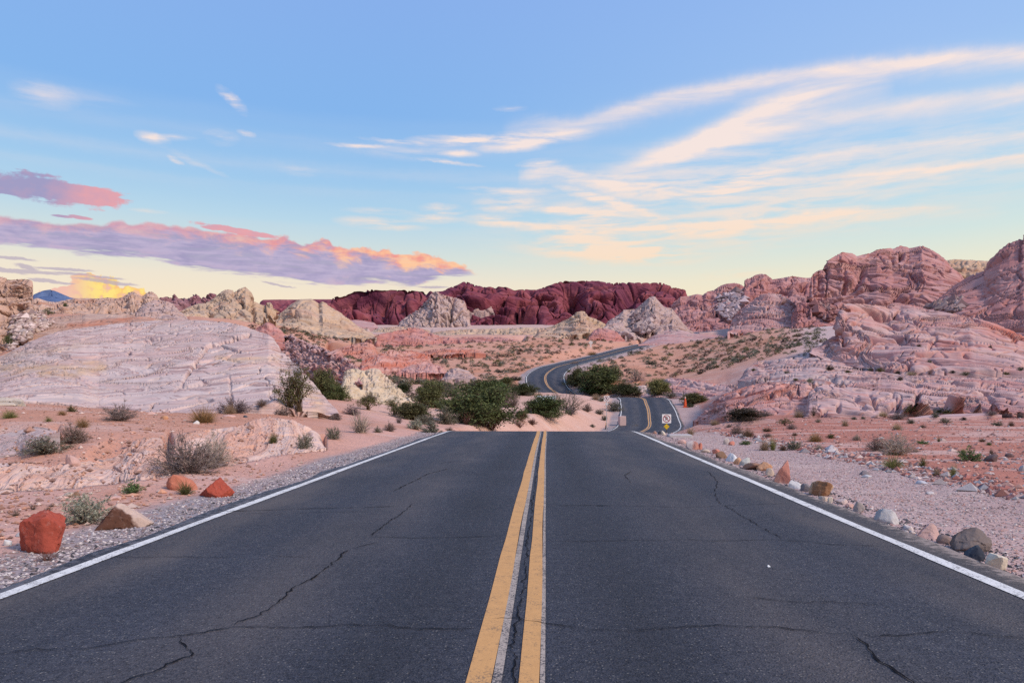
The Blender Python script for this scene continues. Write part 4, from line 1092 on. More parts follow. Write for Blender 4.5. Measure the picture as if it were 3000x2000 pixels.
def soil_colour(x, y, z):
    px = 1500 + F * np.clip(x / np.maximum(y, 1.0), -3, 3)
    d = np.maximum(y, 1.0)
    q = np.stack([x, y, np.zeros_like(x)], -1)
    na, nb = fbm(q / 4.0, 4, seed=21), fbm(q / 22.0, 4, seed=22)
    pink, orange, red = np.array([.56, .315, .25]), np.array([.485, .225, .14]), np.array([.42, .165, .12])
    pale, sand, far = np.array([.54, .42, .40]), np.array([.59, .36, .28]), np.array([.52, .37, .32])
    rock, peach = np.array([.50, .32, .29]), np.array([.56, .285, .195])
    c = np.empty(x.shape + (3,))
    c[:] = pink

    def over(col_, w):
        nonlocal c
        w = np.clip(w, 0, 1)[..., None]
        c = c * (1 - w) + col_ * w

    over(orange, smooth(na, -0.05, 0.3) * 0.55)
    over(orange, smooth(d, 17, 22) * (1 - smooth(px, 800, 1100)) * 0.75)
    rt = smooth(px, 1850, 2000) * smooth(d, 9, 13)
    over(red, rt * 0.95)
    over(np.array([.58, .40, .35]), rt * smooth(fbm(q * np.array([.22, .9, 1]), 4, seed=31), 0.05, 0.3) * 0.7)
    over(sand, smooth(d, 42, 60) * (1 - smooth(d, 120, 150)) * smooth(px, 950, 1150) * (1 - smooth(px, 1850, 2100)))
    over(rock, smooth(px, 1980, 2250) * smooth(d, 52, 62))
    over(pale, smooth(px, 1980, 2250) * smooth(d, 52, 62) * smooth(na + nb, -0.1, 0.25))
    mid = smooth(d, 118, 150) * (1 - smooth(d, 280, 330)) * (1 - smooth(px, 2250, 2420))
    over(peach, mid)
    over(orange, mid * smooth(nb + 0.4 * na, 0.0, 0.2) * 0.95)
    for (bx, by, dd, rx, rd, k) in [(1395, 1100, 160, 90, .10, .9), (1890, 1045, 215, 110, .10, .8), (1955, 1090, 165, 130, .08, .8), (1584, 1048, 195, 90, .07, .7), (1690, 988, 290, 160, .06, .8), (1020, 1010, 230, 120, .15, .5)]:
        over(orange, k * np.exp(-((px - bx) / rx) ** 2 - (np.log(d / dd) / rd) ** 2) * (0.75 + na))
    over(far, smooth(d, 300, 360) * 0.8)
    over(pale, smooth(px, 2250, 2450) * smooth(d, 60, 75) * 0.5)
    ds, zr, ii = road_dist(x, y)
    ds = ds.reshape(x.shape)
    nz = 0.35 * na
    gl = smooth(ds + 0.6 * na, -5.45, -4.95) * (1 - smooth(ds, -4.0, -3.8))
    over(np.array([.29, .245, .25]), gl * (0.92 + nz))
    gr = smooth(ds, 3.8, 4.3) * (1 - smooth(ds + 1.2 * na, 7.0, 7.9))
    over(np.array([.43, .305, .285]), gr * (0.95 + nz))
    stony = np.clip(gl + gr, 0, 1)
    return c, np.clip(stony + 0.25 * smooth(na, 0, .3), 0, 1)


def build_ground():
    a_in = np.linspace(-R(37), R(37), 620)
    a_l = -R(37) - np.linspace(0.0, 1.0, 40)[1:] ** 1.4 * (math.pi - R(37))
    a_r = R(37) + np.linspace(0.0, 1.0, 40)[1:-1] ** 1.4 * (math.pi - R(37))
    az = np.concatenate([a_l[::-1], a_in, a_r])
    r = np.concatenate([[0.02, 0.8, 1.6, 2.4], np.exp(np.linspace(math.log(3.0), math.log(420.0), 400)), np.exp(np.linspace(math.log(440.0), math.log(16000.0), 26))])
    rr, aa = np.meshgrid(r, az, indexing='ij')
    x, y = rr * np.sin(aa), rr * np.cos(aa)
    z = terrain_z(x, y)
    zc = terrain_z(np.sin(aa[0]) * 800, np.cos(aa[0]) * 800)
    z = np.where(rr > 800, zc[None], z)
    front = y > 1.0
    px = np.where(front, 1500 + F * x / np.maximum(y, 1.0), 1e6)
    z = np.minimum(z, forms_limit(px, np.where(front, y, 0.0)))
    c, st = soil_colour(x, y, z)
    o = mesh_obj('ground', np.stack([x, y, z], -1), grid_faces(len(r), len(az), True), soil_material(), attrs={'stony': st}, cattrs={'soil': c})
    tagged(o, 'pink and orange desert ground rising from the road to the far rocks', kind='structure')
    return o


ground = build_ground()


# ------------------------------------------------------------------ road
def asphalt_material():
    m = new_mat('asphalt')
    p = pos()
    lat = attr('lat')
    g1 = noise(p, 95.0, 2.0, 0.75)
    g2 = noise(p, 30.0, 3.0, 0.75)
    g3 = noise(mapping(p, scale=(1.0, 0.25, 1.0)), 1.3, 4.0, 0.6)
    ag = voron(p, 48.0)
    agc = voron(p, 48.0, out=1)
    ss = N.nt.nodes.new('ShaderNodeSeparateColor')
    N.put(ss.inputs[0], agc)
    rnd = N(ss.outputs[0])
    g0 = noise(p, 0.55, 4.0, 0.6)
    g4 = noise(p, 9.0, 4.0, 0.7)
    base = mix(sstep(g2, 0.30, 0.70), (0.0075, 0.0095, 0.018), (0.043, 0.047, 0.068))
    base = mix(sstep(g4, 0.45, 0.70) * 0.55, base, (0.064, 0.065, 0.080))
    base = mix(sstep(g1, 0.52, 0.68) * 0.85, base, (0.135, 0.132, 0.14))
    base = mix(sstep(ag, 0.42, 0.18) * sstep(rnd, 0.80, 0.90) * 0.75, base, (0.24, 0.225, 0.215))
    # dust gathers at the edges and between the wheel tracks
    al = N.m('ABSOLUTE', lat)
    edge = sstep(al + (g3 - 0.5) * 1.3, 2.5, 3.9)
    btw = sstep(N.m('ABSOLUTE', al - 1.85 + (g0 - 0.5) * 0.8), 0.85, 0.10) * 0.5
    dust = ((edge * 0.85 + btw) * sstep(g2 * 0.5 + g3 * 0.6, 0.32, 0.72)).clamp()
    base = mix(dust * 0.7, base, (0.135, 0.108, 0.092))
    base = hsv_val(base, 0.46 + 0.52 * g3 + 0.52 * g0)
    spill = sstep(al + (g4 - 0.5) * 0.9 + (g3 - 0.5) * 0.5, 3.92, 4.12)
    base = mix(spill * 0.8, base, (0.30, 0.25, 0.24))
    oil = sstep(N.m('ABSOLUTE', al - 0.75), 0.65, 0.0) * 0.25
    base = hsv_val(base, 1.0 - oil)
    h = g1 * 0.6 + g2 * 0.8 + sstep(ag, 0.5, 0.1) * 0.5
    finish(base, 0.74, 0.28, h, 0.8, 0.014)
    return m


def paint_material(name, c, worn, lo, hi):
    m = new_mat(name)
    p = pos()
    g = noise(p, 70.0, 3.0, 0.7)
    w = noise(p, 5.0, 5.0, 0.7)
    k = sstep(g * 0.7 + w * 0.45, lo, hi)
    cc = hsv_val(mix(k, worn, c), 0.82 + 0.36 * noise(p, 14.0, 4.0, 0.7))
    finish(cc, 0.75, 0.2, g, 0.4, 0.006)
    return m


def strip(name, o0, o1, mat, parent, dz=0.005, s0=0, s1=None, jit=0.006, cross=1, sink=False):
    """a band along the road between two side offsets"""
    c = ROAD[s0:s1]
    n = NRM[s0:s1]
    far = np.clip(c[:, 1] / 150.0, 0, 1)
    k = np.arange(len(c))
    rows = []
    offs = np.linspace(o0, o1, cross + 1)
    zs = np.zeros(cross + 1) + dz
    if sink:
        offs = np.concatenate([[o0 - 0.02], offs, [o1 + 0.02]])
        zs = np.concatenate([[-0.30], zs, [-0.30]])
    jit_n = [fbm(np.stack([k * 0.37, k * 0 + s * 7.7, k * 0], -1), 2, seed=40) for s in range(len(offs))]
    for j, o_ in enumerate(offs):
        e = (jit_n[0] if j < len(offs) / 2 else jit_n[-1]) * jit * (1 if (j in (0, 1, len(offs) - 1, len(offs) - 2) or cross == 1) else 0)
        rows.append(np.stack([c[:, 0] + n[:, 0] * (o_ + e), c[:, 1] + n[:, 1] * (o_ + e), c[:, 2] + zs[j] + (far * 0.02 if dz > 0 else 0)], -1))
    v = np.stack(rows, 1)
    f = grid_faces(v.shape[0], v.shape[1])
    return mesh_obj(name, v, f[:, ::-1] if o1 < o0 else f, mat, parent, attrs={'lat': np.broadcast_to(offs, v.shape[:2])})


M_asphalt = asphalt_material()
M_white = paint_material('white_line_paint', (0.70, 0.68, 0.65), (0.16, 0.15, 0.15), 0.465, 0.56)
M_yellow = paint_material('yellow_line_paint', (0.58, 0.31, 0.12), (0.26, 0.16, 0.09), 0.42, 0.56)
M_ghost = paint_material('old_line_paint', (0.40, 0.33, 0.28), (0.07, 0.065, 0.07), 0.48, 0.60)
M_tar = new_mat('crack_tar')
finish((0.006, 0.006, 0.009), 0.9, 0.1)

road = strip('road', -4.10, 4.08, M_asphalt, None, dz=0.0, jit=0.22, cross=24, sink=True)
tagged(road, 'two lane blacktop running to the crest and winding through the valley', kind='structure')
# finer spacing near the camera is not needed: the sheet is flat there
strip('edge_line', -3.94, -3.82, M_white, road, jit=0.03)
strip('edge_line', 3.66, 3.785, M_white, road, jit=0.03)
strip('centre_line', -0.245, -0.108, M_yellow, road, jit=0.016)
strip('centre_line', 0.03, 0.142, M_yellow, road, jit=0.016)
strip('old_line', -0.106, -0.055, M_ghost, road, jit=0.004, dz=0.004)
strip('old_line', 0.144, 0.172, M_ghost, road, jit=0.004, dz=0.004)


def flat_pt(px, py):
    d = EYE * F / (py - HOR)
    return np.array([(px - 1500) / F * d, d])


def crack(pts, w, name='crack'):
    rng = np.random.default_rng(int(abs(pts[0][0] * 7 + pts[0][1])))
    q = np.array([flat_pt(*p) for p in pts])
    seg = np.linalg.norm(np.diff(q, axis=0), axis=1)
    t = np.concatenate([[0], np.cumsum(seg)])
    n = max(6, int(t[-1] / 0.035))
    s = np.linspace(0, t[-1], n)
    c = np.stack([np.interp(s, t, q[:, i]) for i in (0, 1)], 1)
    tg = np.gradient(c, axis=0)
    tg /= np.linalg.norm(tg, axis=1)[:, None] + 1e-9
    nn = np.stack([-tg[:, 1], tg[:, 0]], 1)
    k = np.stack([c[:, 0] * 4, c[:, 1] * 4, c[:, 0] * 0], -1)
    c = c + nn * (fbm(k, 4, 0.6, seed=51)[:, None] * 0.05 + rng.normal(size=(n, 1)) * 0.006)
    ww = 0.8 * w * np.clip(0.7 + 1.7 * fbm(k * 1.3, 3, seed=55), 0.12, 1.6) * np.clip(np.minimum(s, t[-1] - s) / 0.15, 0.05, 1)
    v = np.concatenate([c + nn * ww[:, None] / 2, c - nn * ww[:, None] / 2], 0)
    v = np.concatenate([v, np.full((2 * n, 1), 0.0075)], 1)
    i = np.arange(n - 1)
    mesh_obj(name, v, np.stack([i, i + n, i + n + 1, i + 1], 1), M_tar, road, smooth_=False)


ZL, ZR = zoom(0, 1550, 1500 / 2352.0), zoom(1500, 1450, 1500 / 2352.0)
for Z, w, pts in [
    (ZL, .014, [(-60, 578), (0, 573), (170, 553), (400, 548), (660, 505), (800, 495), (880, 485), (1000, 462), (1070, 450), (1300, 455), (1540, 447), (1760, 440), (1880, 455), (2130, 460), (2200, 452)]),
    (ZL, .018, [(1065, 448), (1090, 425), (1180, 400), (1270, 345), (1350, 270), (1450, 215), (1520, 165), (1580, 105), (1650, 80), (1760, 55)]),
    (ZL, .016, [(1700, 34), (1730, 8), (1790, -35), (1850, -75), (1900, -120)]),
    (ZL, .017, [(815, 495), (840, 535), (890, 573), (760, 630), (600, 690), (480, 735)]),
    (ZL, .012, [(480, 130), (640, 128), (850, 127), (1000, 130), (1130, 127)]),
    (ZL, .012, [(1240, 120), (1330, 128), (1450, 127)]),
    (ZL, .013, [(1690, 35), (1900, 40), (2100, 38), (2320, 30)]),
    (ZL, .011, [(1100, -75), (1300, -70), (1500, -78), (1700, -80)]),
    (ZR, .016, [(-95, 570), (20, 562), (150, 595), (300, 605), (440, 625), (560, 627), (660, 618), (780, 605), (950, 598), (1040, 607), (1200, 605), (1400, 630), (1570, 642)]),
    (ZR, .015, [(1570, 642), (1700, 648), (1850, 642), (1960, 630), (2080, 632), (2240, 650), (2400, 657)]),
    (ZR, .024, [(1570, 642), (1620, 690), (1690, 760), (1770, 815), (1830, 862), (1880, 900)]),
    (ZR, .012, [(1030, 467), (1110, 470), (1220, 485), (1300, 493), (1450, 492), (1560, 497), (1700, 505)]),
    (ZR, .012, [(150, 212), (400, 212), (560, 208), (700, 208), (820, 204), (900, 211), (1000, 211), (1200, 206), (1320, 212), (1480, 228), (1720, 236)]),
    (ZR, .012, [(150, 47), (400, 48), (600, 50), (800, 57), (970, 50), (1100, 44), (1270, 38)]),
    (ZR, .03, [(805, 330), (830, 334), (862, 343)]),
    (ZR, .016, [(970, 45), (1020, 75), (1090, 115), (1160, 155), (1240, 200)]),
    (ZR, .014, [(960, 52), (930, -10), (945, -60), (900, -110)]),
]:
    crack([Z(*p) for p in pts], w)
for pts in ([(1290, 1357), (1340, 1350), (1385, 1352)], [(1150, 1440), (1260, 1385), (1330, 1370)], [(1850, 1415), (1830, 1392), (1850, 1380)], [(620, 1500), (900, 1490), (1180, 1483)], [(1640, 1482), (1720, 1480), (1800, 1482)]):
    crack(pts, .022)
# the open seam between the two yellow lines
_k = np.arange(1, 62)
crack([(1500 + F * (0.005 + (d - 3.85) * 0.0463 - 0.012 + 0.012 * math.sin(d * 2.3)) / d, HOR + EYE * F / d) for d in np.linspace(3.3, 24, 60)], .013, 'seam')


# ------------------------------------------------------------------ plants
def leaf_material(name, trans=0.25):
    m = new_mat(name)
    c = objcol()
    r = attr('rnd')
    ty = mix(objrand() * 0.5, c, mix(0.5, c, (0.30, 0.22, 0.12)))
    cc = hsv_val(ty, 0.45 + 1.1 * r)
    finish(cc, 0.8, 0.12, trans=trans)
    return m


def bark_material():
    m = new_mat('dry_twigs')
    c = hsv_val(objcol(), 0.7 + 0.6 * noise(objpos(), 9.0, 3.0, 0.6))
    finish(c, 0.9, 0.1)
    return m


M_leaf = leaf_material('leaves')
M_twig = bark_material()


def tubes(curves, sides=3):
    """curves: list of (points (n,3), r0, r1)"""
    vs, fs, k = [], [], 0
    ang = np.arange(sides) / sides * 2 * math.pi
    for pts, r0, r1 in curves:
        pts = np.asarray(pts)
        n = len(pts)
        t = np.gradient(pts, axis=0)
        t /= np.linalg.norm(t, axis=1)[:, None] + 1e-9
        u = np.cross(t, [0.31, 0.17, 0.93])
        u /= np.linalg.norm(u, axis=1)[:, None] + 1e-9
        w = np.cross(t, u)
        r = np.linspace(r0, r1, n)
        ring = pts[:, None] + r[:, None, None] * (np.cos(ang)[None, :, None] * u[:, None] + np.sin(ang)[None, :, None] * w[:, None])
        vs.append(ring.reshape(-1, 3))
        fs.append(grid_faces(n, sides, True) + k)
        k += n * sides
    return np.concatenate(vs), np.concatenate(fs)


def leaf_quads(c, size, rng, up=0.0, aspect=0.5):
    """small diamond leaves at points c"""
    n = len(c)
    a = rng.normal(size=(n, 3))
    a[:, 2] += up
    a /= np.linalg.norm(a, axis=1)[:, None]
    b = np.cross(a, rng.normal(size=(n, 3)))
    b /= np.linalg.norm(b, axis=1)[:, None] + 1e-9
    s = (size * rng.uniform(0.6, 1.4, n))[:, None]
    v = np.stack([c - a * s, c + b * s * aspect, c + a * s, c - b * s * aspect], 1).reshape(-1, 3)
    return v, np.arange(4 * n).reshape(-1, 4), np.repeat(rng.uniform(0, 1, n), 4)


def ribbons(bases, tips, bow, width, rng, seg=3):
    n = len(bases)
    t = np.linspace(0, 1, seg + 1)[None, :, None]
    p = bases[:, None] * (1 - t) + tips[:, None] * t + bow[:, None] * (t * (1 - t) * 4)
    side = np.cross(tips - bases, rng.normal(size=(n, 3)))
    side /= np.linalg.norm(side, axis=1)[:, None] + 1e-9
    w = width * (1 - 0.85 * t) * rng.uniform(0.6, 1.3, (n, 1, 1))
    v = np.stack([p + side[:, None] * w, p - side[:, None] * w], 2)          # n, seg+1, 2, 3
    i = np.arange(n * (seg + 1) * 2).reshape(n, seg + 1, 2)
    f = np.stack([i[:, :-1, 0], i[:, :-1, 1], i[:, 1:, 1], i[:, 1:, 0]], -1).reshape(-1, 4)
    return v.reshape(-1, 3), f, np.repeat(rng.uniform(0, 1, n), (seg + 1) * 2)


def dome_pt(rng, n, r=0.5, h=1.0, lo=0.0):
    a = rng.uniform(0, 2 * math.pi, n)
    u = rng.uniform(lo, 1, n)
    e = np.sqrt(np.maximum(1 - u ** 2, 0))
    return np.stack([np.cos(a) * e * r, np.sin(a) * e * r, u * h], -1)


def proto(kind, seed):
    """(branches, leaves) as vertex/face/random arrays for a plant one unit wide and high"""
    rng = np.random.default_rng(seed)
    curves, leaves, rib = [], [], []
    if kind in ('twig', 'sage', 'leafy'):
        nb = {'twig': 95, 'sage': 70, 'leafy': 55}[kind]
        tips = dome_pt(rng, nb, 0.47, 0.86, 0.05) * rng.uniform(0.72, 1.0, (nb, 1)) * (1 + 0.22 * np.sin(3 * rng.uniform(0, 6.28)) * 0 + 0.12 * rng.normal(size=(nb, 1)))
        tw_b, tw_t = [], []
        for tp in tips:
            b0 = np.array([rng.normal() * 0.04, rng.normal() * 0.04, -0.03])
            m = np.linspace(0, 1, 5)[:, None]
            pts = b0 + (tp - b0) * m + np.sin(m * math.pi) * np.array([0, 0, rng.uniform(-0.05, 0.12)]) + rng.normal(size=(5, 3)) * 0.022 * m
            curves.append((pts, 0.008, 0.0025))
            for q in range({'twig': 9, 'sage': 6, 'leafy': 5}[kind]):
                f = rng.uniform(0.35, 1.0)
                c0 = pts[int(f * 4)]
                dr = (tp - b0) / np.linalg.norm(tp - b0) + rng.normal(size=3) * 0.62 + [0, 0, 0.25]
                ln = rng.uniform(0.08, 0.21)
                tw_b.append(c0)
                tw_t.append(c0 + dr / np.linalg.norm(dr) * ln)
        tw_b, tw_t = np.array(tw_b), np.array(tw_t)
        rib.append(ribbons(tw_b, tw_t, rng.normal(size=tw_b.shape) * 0.015, 0.0055, rng, 2))
        nl = {'twig': 3, 'sage': 6, 'leafy': 10}[kind]
        f = rng.uniform(0.25, 1.05, (len(tw_b), nl, 1))
        lc = (tw_b[:, None] * (1 - f) + tw_t[:, None] * f + rng.normal(size=(len(tw_b), nl, 3)) * 0.012).reshape(-1, 3)
        leaves.append(leaf_quads(lc, {'twig': 0.013, 'sage': 0.022, 'leafy': 0.027}[kind], rng, 0.6, 0.45))
    elif kind == 'straw':                                   # rounded golden cushion of fine stems
        n = 620
        tp = dome_pt(rng, n, 0.5, 0.95, 0.02) * rng.uniform(0.7, 1.04, (n, 1))
        b0 = tp * np.array([0.22, 0.22, 0.0]) + rng.normal(size=(n, 3)) * [0.03, 0.03, 0.0]
        leaves.append(ribbons(b0, tp, np.abs(rng.normal(size=(n, 3))) * [0, 0, 0.05], 0.0052, rng, 2))
    elif kind == 'grass':                                   # loose arching tuft
        n = 230
        tp = dome_pt(rng, n, 0.5, 1.0, 0.15) * rng.uniform(0.55, 1.08, (n, 1))
        b0 = rng.normal(size=(n, 3)) * [0.055, 0.055, 0.0]
        leaves.append(ribbons(b0, tp, rng.uniform(0.0, 0.14, (n, 1)) * [0, 0, 1.0], 0.0075, rng, 3))
    elif kind in ('creosote', 'mesquite'):
        nb = 20 if kind == 'creosote' else 58
        lc = []
        for k in range(nb):
            tp = dome_pt(rng, 1, 0.52, 0.95, 0.22 if kind == 'creosote' else 0.0)[0] * rng.uniform(0.78, 1.0)
            b0 = np.array([rng.normal() * 0.025, rng.normal() * 0.025, -0.03])
            m = np.linspace(0, 1, 6)[:, None]
            pts = b0 + (tp - b0) * m + np.sin(m * math.pi) * np.array([tp[0] * -0.22, tp[1] * -0.22, 0.07]) + rng.normal(size=(6, 3)) * 0.018 * m
            curves.append((pts, 0.013, 0.004))
            for q in range(7 if kind == 'creosote' else 9):
                i = rng.integers(3, 6)
                dr = rng.normal(size=3) * [1, 1, 0.7] + [0, 0, 0.45]
                c1 = pts[i] + dr / np.linalg.norm(dr) * rng.uniform(0.07, 0.19)
                mm = np.linspace(0, 1, 3)[:, None]
                curves.append((pts[i] * (1 - mm) + c1 * mm + rng.normal(size=(3, 3)) * 0.008, 0.0045, 0.0022))
                n = rng.integers(14, 28)
                lc.append(c1 + rng.normal(size=(n, 3)) * (0.030 if kind == 'creosote' else 0.045))
        leaves.append(leaf_quads(np.concatenate(lc), 0.019 if kind == 'creosote' else 0.024, rng, 0.5, 0.45))
    elif kind == 'bare':                                    # leafless crooked grey limbs
        lc = []
        for k in range(26):
            tp = dome_pt(rng, 1, 0.5, 1.0, 0.2)[0] * rng.uniform(0.7, 1.05)
            b0 = np.array([rng.normal() * 0.05, rng.normal() * 0.05, -0.03])
            m = np.linspace(0, 1, 7)[:, None]
            pts = b0 + (tp - b0) * m + np.cumsum(rng.normal(size=(7, 3)) * 0.03, 0) * m
            curves.append((pts, 0.014, 0.003))
            for q in range(6):
                i = rng.integers(2, 7)
                c1 = pts[i] + rng.normal(size=3) * 0.1 + [0, 0, 0.05]
                mm = np.linspace(0, 1, 3)[:, None]
                curves.append((pts[i] * (1 - mm) + c1 * mm + rng.normal(size=(3, 3)) * 0.012, 0.005, 0.002))
                lc.append(c1 + rng.normal(size=(6, 3)) * 0.04)
        leaves.append(leaf_quads(np.concatenate(lc), 0.013, rng, 0.4, 0.4))
    elif kind == 'scrub':
        n = 120
        c = dome_pt(rng, n, 0.46, 0.85, 0.0) * rng.uniform(0.55, 1.0, (n, 1))
        c[:, :2] *= 1 + 0.3 * perlin(c * 2.5, seed)[:, None]
        leaves.append(leaf_quads(c, 0.085, rng, 0.5, 0.5))
    br = None
    if curves:
        br = tubes(curves)
        if rib:
            v, f, r_ = rib[0]
            br = (np.concatenate([br[0], v]), np.concatenate([br[1], f + len(br[0])]))
    v, f, r_, k = [], [], [], 0
    for a, b, c in leaves:
        v.append(a)
        f.append(b + k)
        r_.append(c)
        k += len(a)
    return br, (np.concatenate(v), np.concatenate(f), np.concatenate(r_))


PROTO = {}
for kind_ in ('twig', 'sage', 'leafy', 'straw', 'grass', 'creosote', 'mesquite', 'bare', 'scrub'):
    for s_ in range(3):
        br, lv = proto(kind_, 100 + s_ * 7 + len(kind_))
        mb = ml = None
        if br is not None:
            o = mesh_obj('branches', br[0], br[1], M_twig, smooth_=False)
            mb = o.data
            bpy.data.objects.remove(o)
        o = mesh_obj('leaves', lv[0], lv[1], M_leaf, smooth_=False, attrs={'rnd': lv[2]})
        ml = o.data
        bpy.data.objects.remove(o)
        one = ml
        if br is not None:                                   # the same plant as a single mesh, for small ones
            v = np.concatenate([lv[0], br[0]])
            o = mesh_obj('plant', v, [lv[1], br[1] + len(lv[0])], M_leaf, smooth_=False, attrs={'rnd': np.concatenate([lv[2], np.full(len(br[0]), 0.35)])})
            one = o.data
            bpy.data.objects.remove(o)
        PROTO[kind_, s_] = (mb, ml, one, lv)

COL = dict(grey=(.20, .16, .155), greybrown=(.21, .155, .13), sage=(.215, .215, .165), palesage=(.33, .34, .26), gold=(.30, .185, .085), straw=(.42, .32, .20), tan=(.36, .255, .17), dark=(.052, .045, .040),
           green=(.105, .185, .062), olive=(.125, .125, .05), yellowgreen=(.23, .23, .085), deep=(.055, .075, .032), dkgreen=(.085, .115, .043), brown=(.15, .088, .06), purple=(.165, .125, .135), bright=(.12, .22, .08), greygreen=(.15, .16, .12), redbrown=(.16, .075, .055), pale=(.40, .33, .27))
TW = dict(grey=(.24, .19, .18), greybrown=(.22, .16, .14), sage=(.20, .16, .13), palesage=(.36, .31, .24), gold=(.24, .15, .08), straw=(.36, .28, .18), tan=(.32, .24, .18), dark=(.06, .045, .04), green=(.12, .10, .06), olive=(.10, .07, .045), yellowgreen=(.18, .15, .08),
          deep=(.07, .045, .035), dkgreen=(.08, .05, .038), brown=(.15, .09, .065), purple=(.17, .125, .13), bright=(.14, .12, .07), greygreen=(.15, .12, .10), redbrown=(.15, .07, .055), pale=(.42, .35, .30))
_prng = random.Random(5)


def plant(Z, x, y, w, h, kind, colr, name, label, cat='shrub', group=None, lean=0.0, at=None, parts=True):
    px, py = Z(x, y)
    sc = Z(1, 0)[0] - Z(0, 0)[0]
    X, D, ZZ = at or hit(px, py)
    gr = {'mesquite': 1.38, 'twig': 1.15, 'sage': 1.2, 'leafy': 1.15, 'creosote': 1.12, 'bare': 1.05, 'straw': 1.05, 'grass': 1.1}[kind]
    W, H = w * sc * D / F * gr, h * sc * D / F * min(gr, 1.2)
    v = _prng.randrange(3)
    mb, ml, one, _ = PROTO[kind, v]
    rz = _prng.uniform(0, 6.28)
    if parts and mb is not None:
        o = empty(name, (X, D, ZZ - 0.02 * H), label, cat, group, rz)
        for nm, me, c in (('branches', mb, TW[colr]), ('leaves', ml, COL[colr])):
            ch = bpy.data.objects.new(nm, me)
            col.objects.link(ch)
            ch.parent = o
            ch.color = c + (1.0,)
    else:
        o = bpy.data.objects.new(name, one)
        col.objects.link(o)
        o.location = (X, D, ZZ - 0.02 * H)
        o.rotation_euler = (0, 0, rz)
        o.color = COL[colr] + (1.0,)
        tagged(o, label, cat, group)
    o.scale = (W, W, H * 1.05)
    o.rotation_euler = (0, lean, rz if not lean else 0.0)
    return o


Z6 = zoom(1900, 1200, 1100 / 2352.0)
Z9 = zoom(1150, 1080, 600 / 2352.0)      # valley bushes
ZT = zoom(1500, 950, 600 / 2352.0)       # inside the bend
ZF = zoom(2050, 1150, 950 / 2352.0)      # red flat on the right

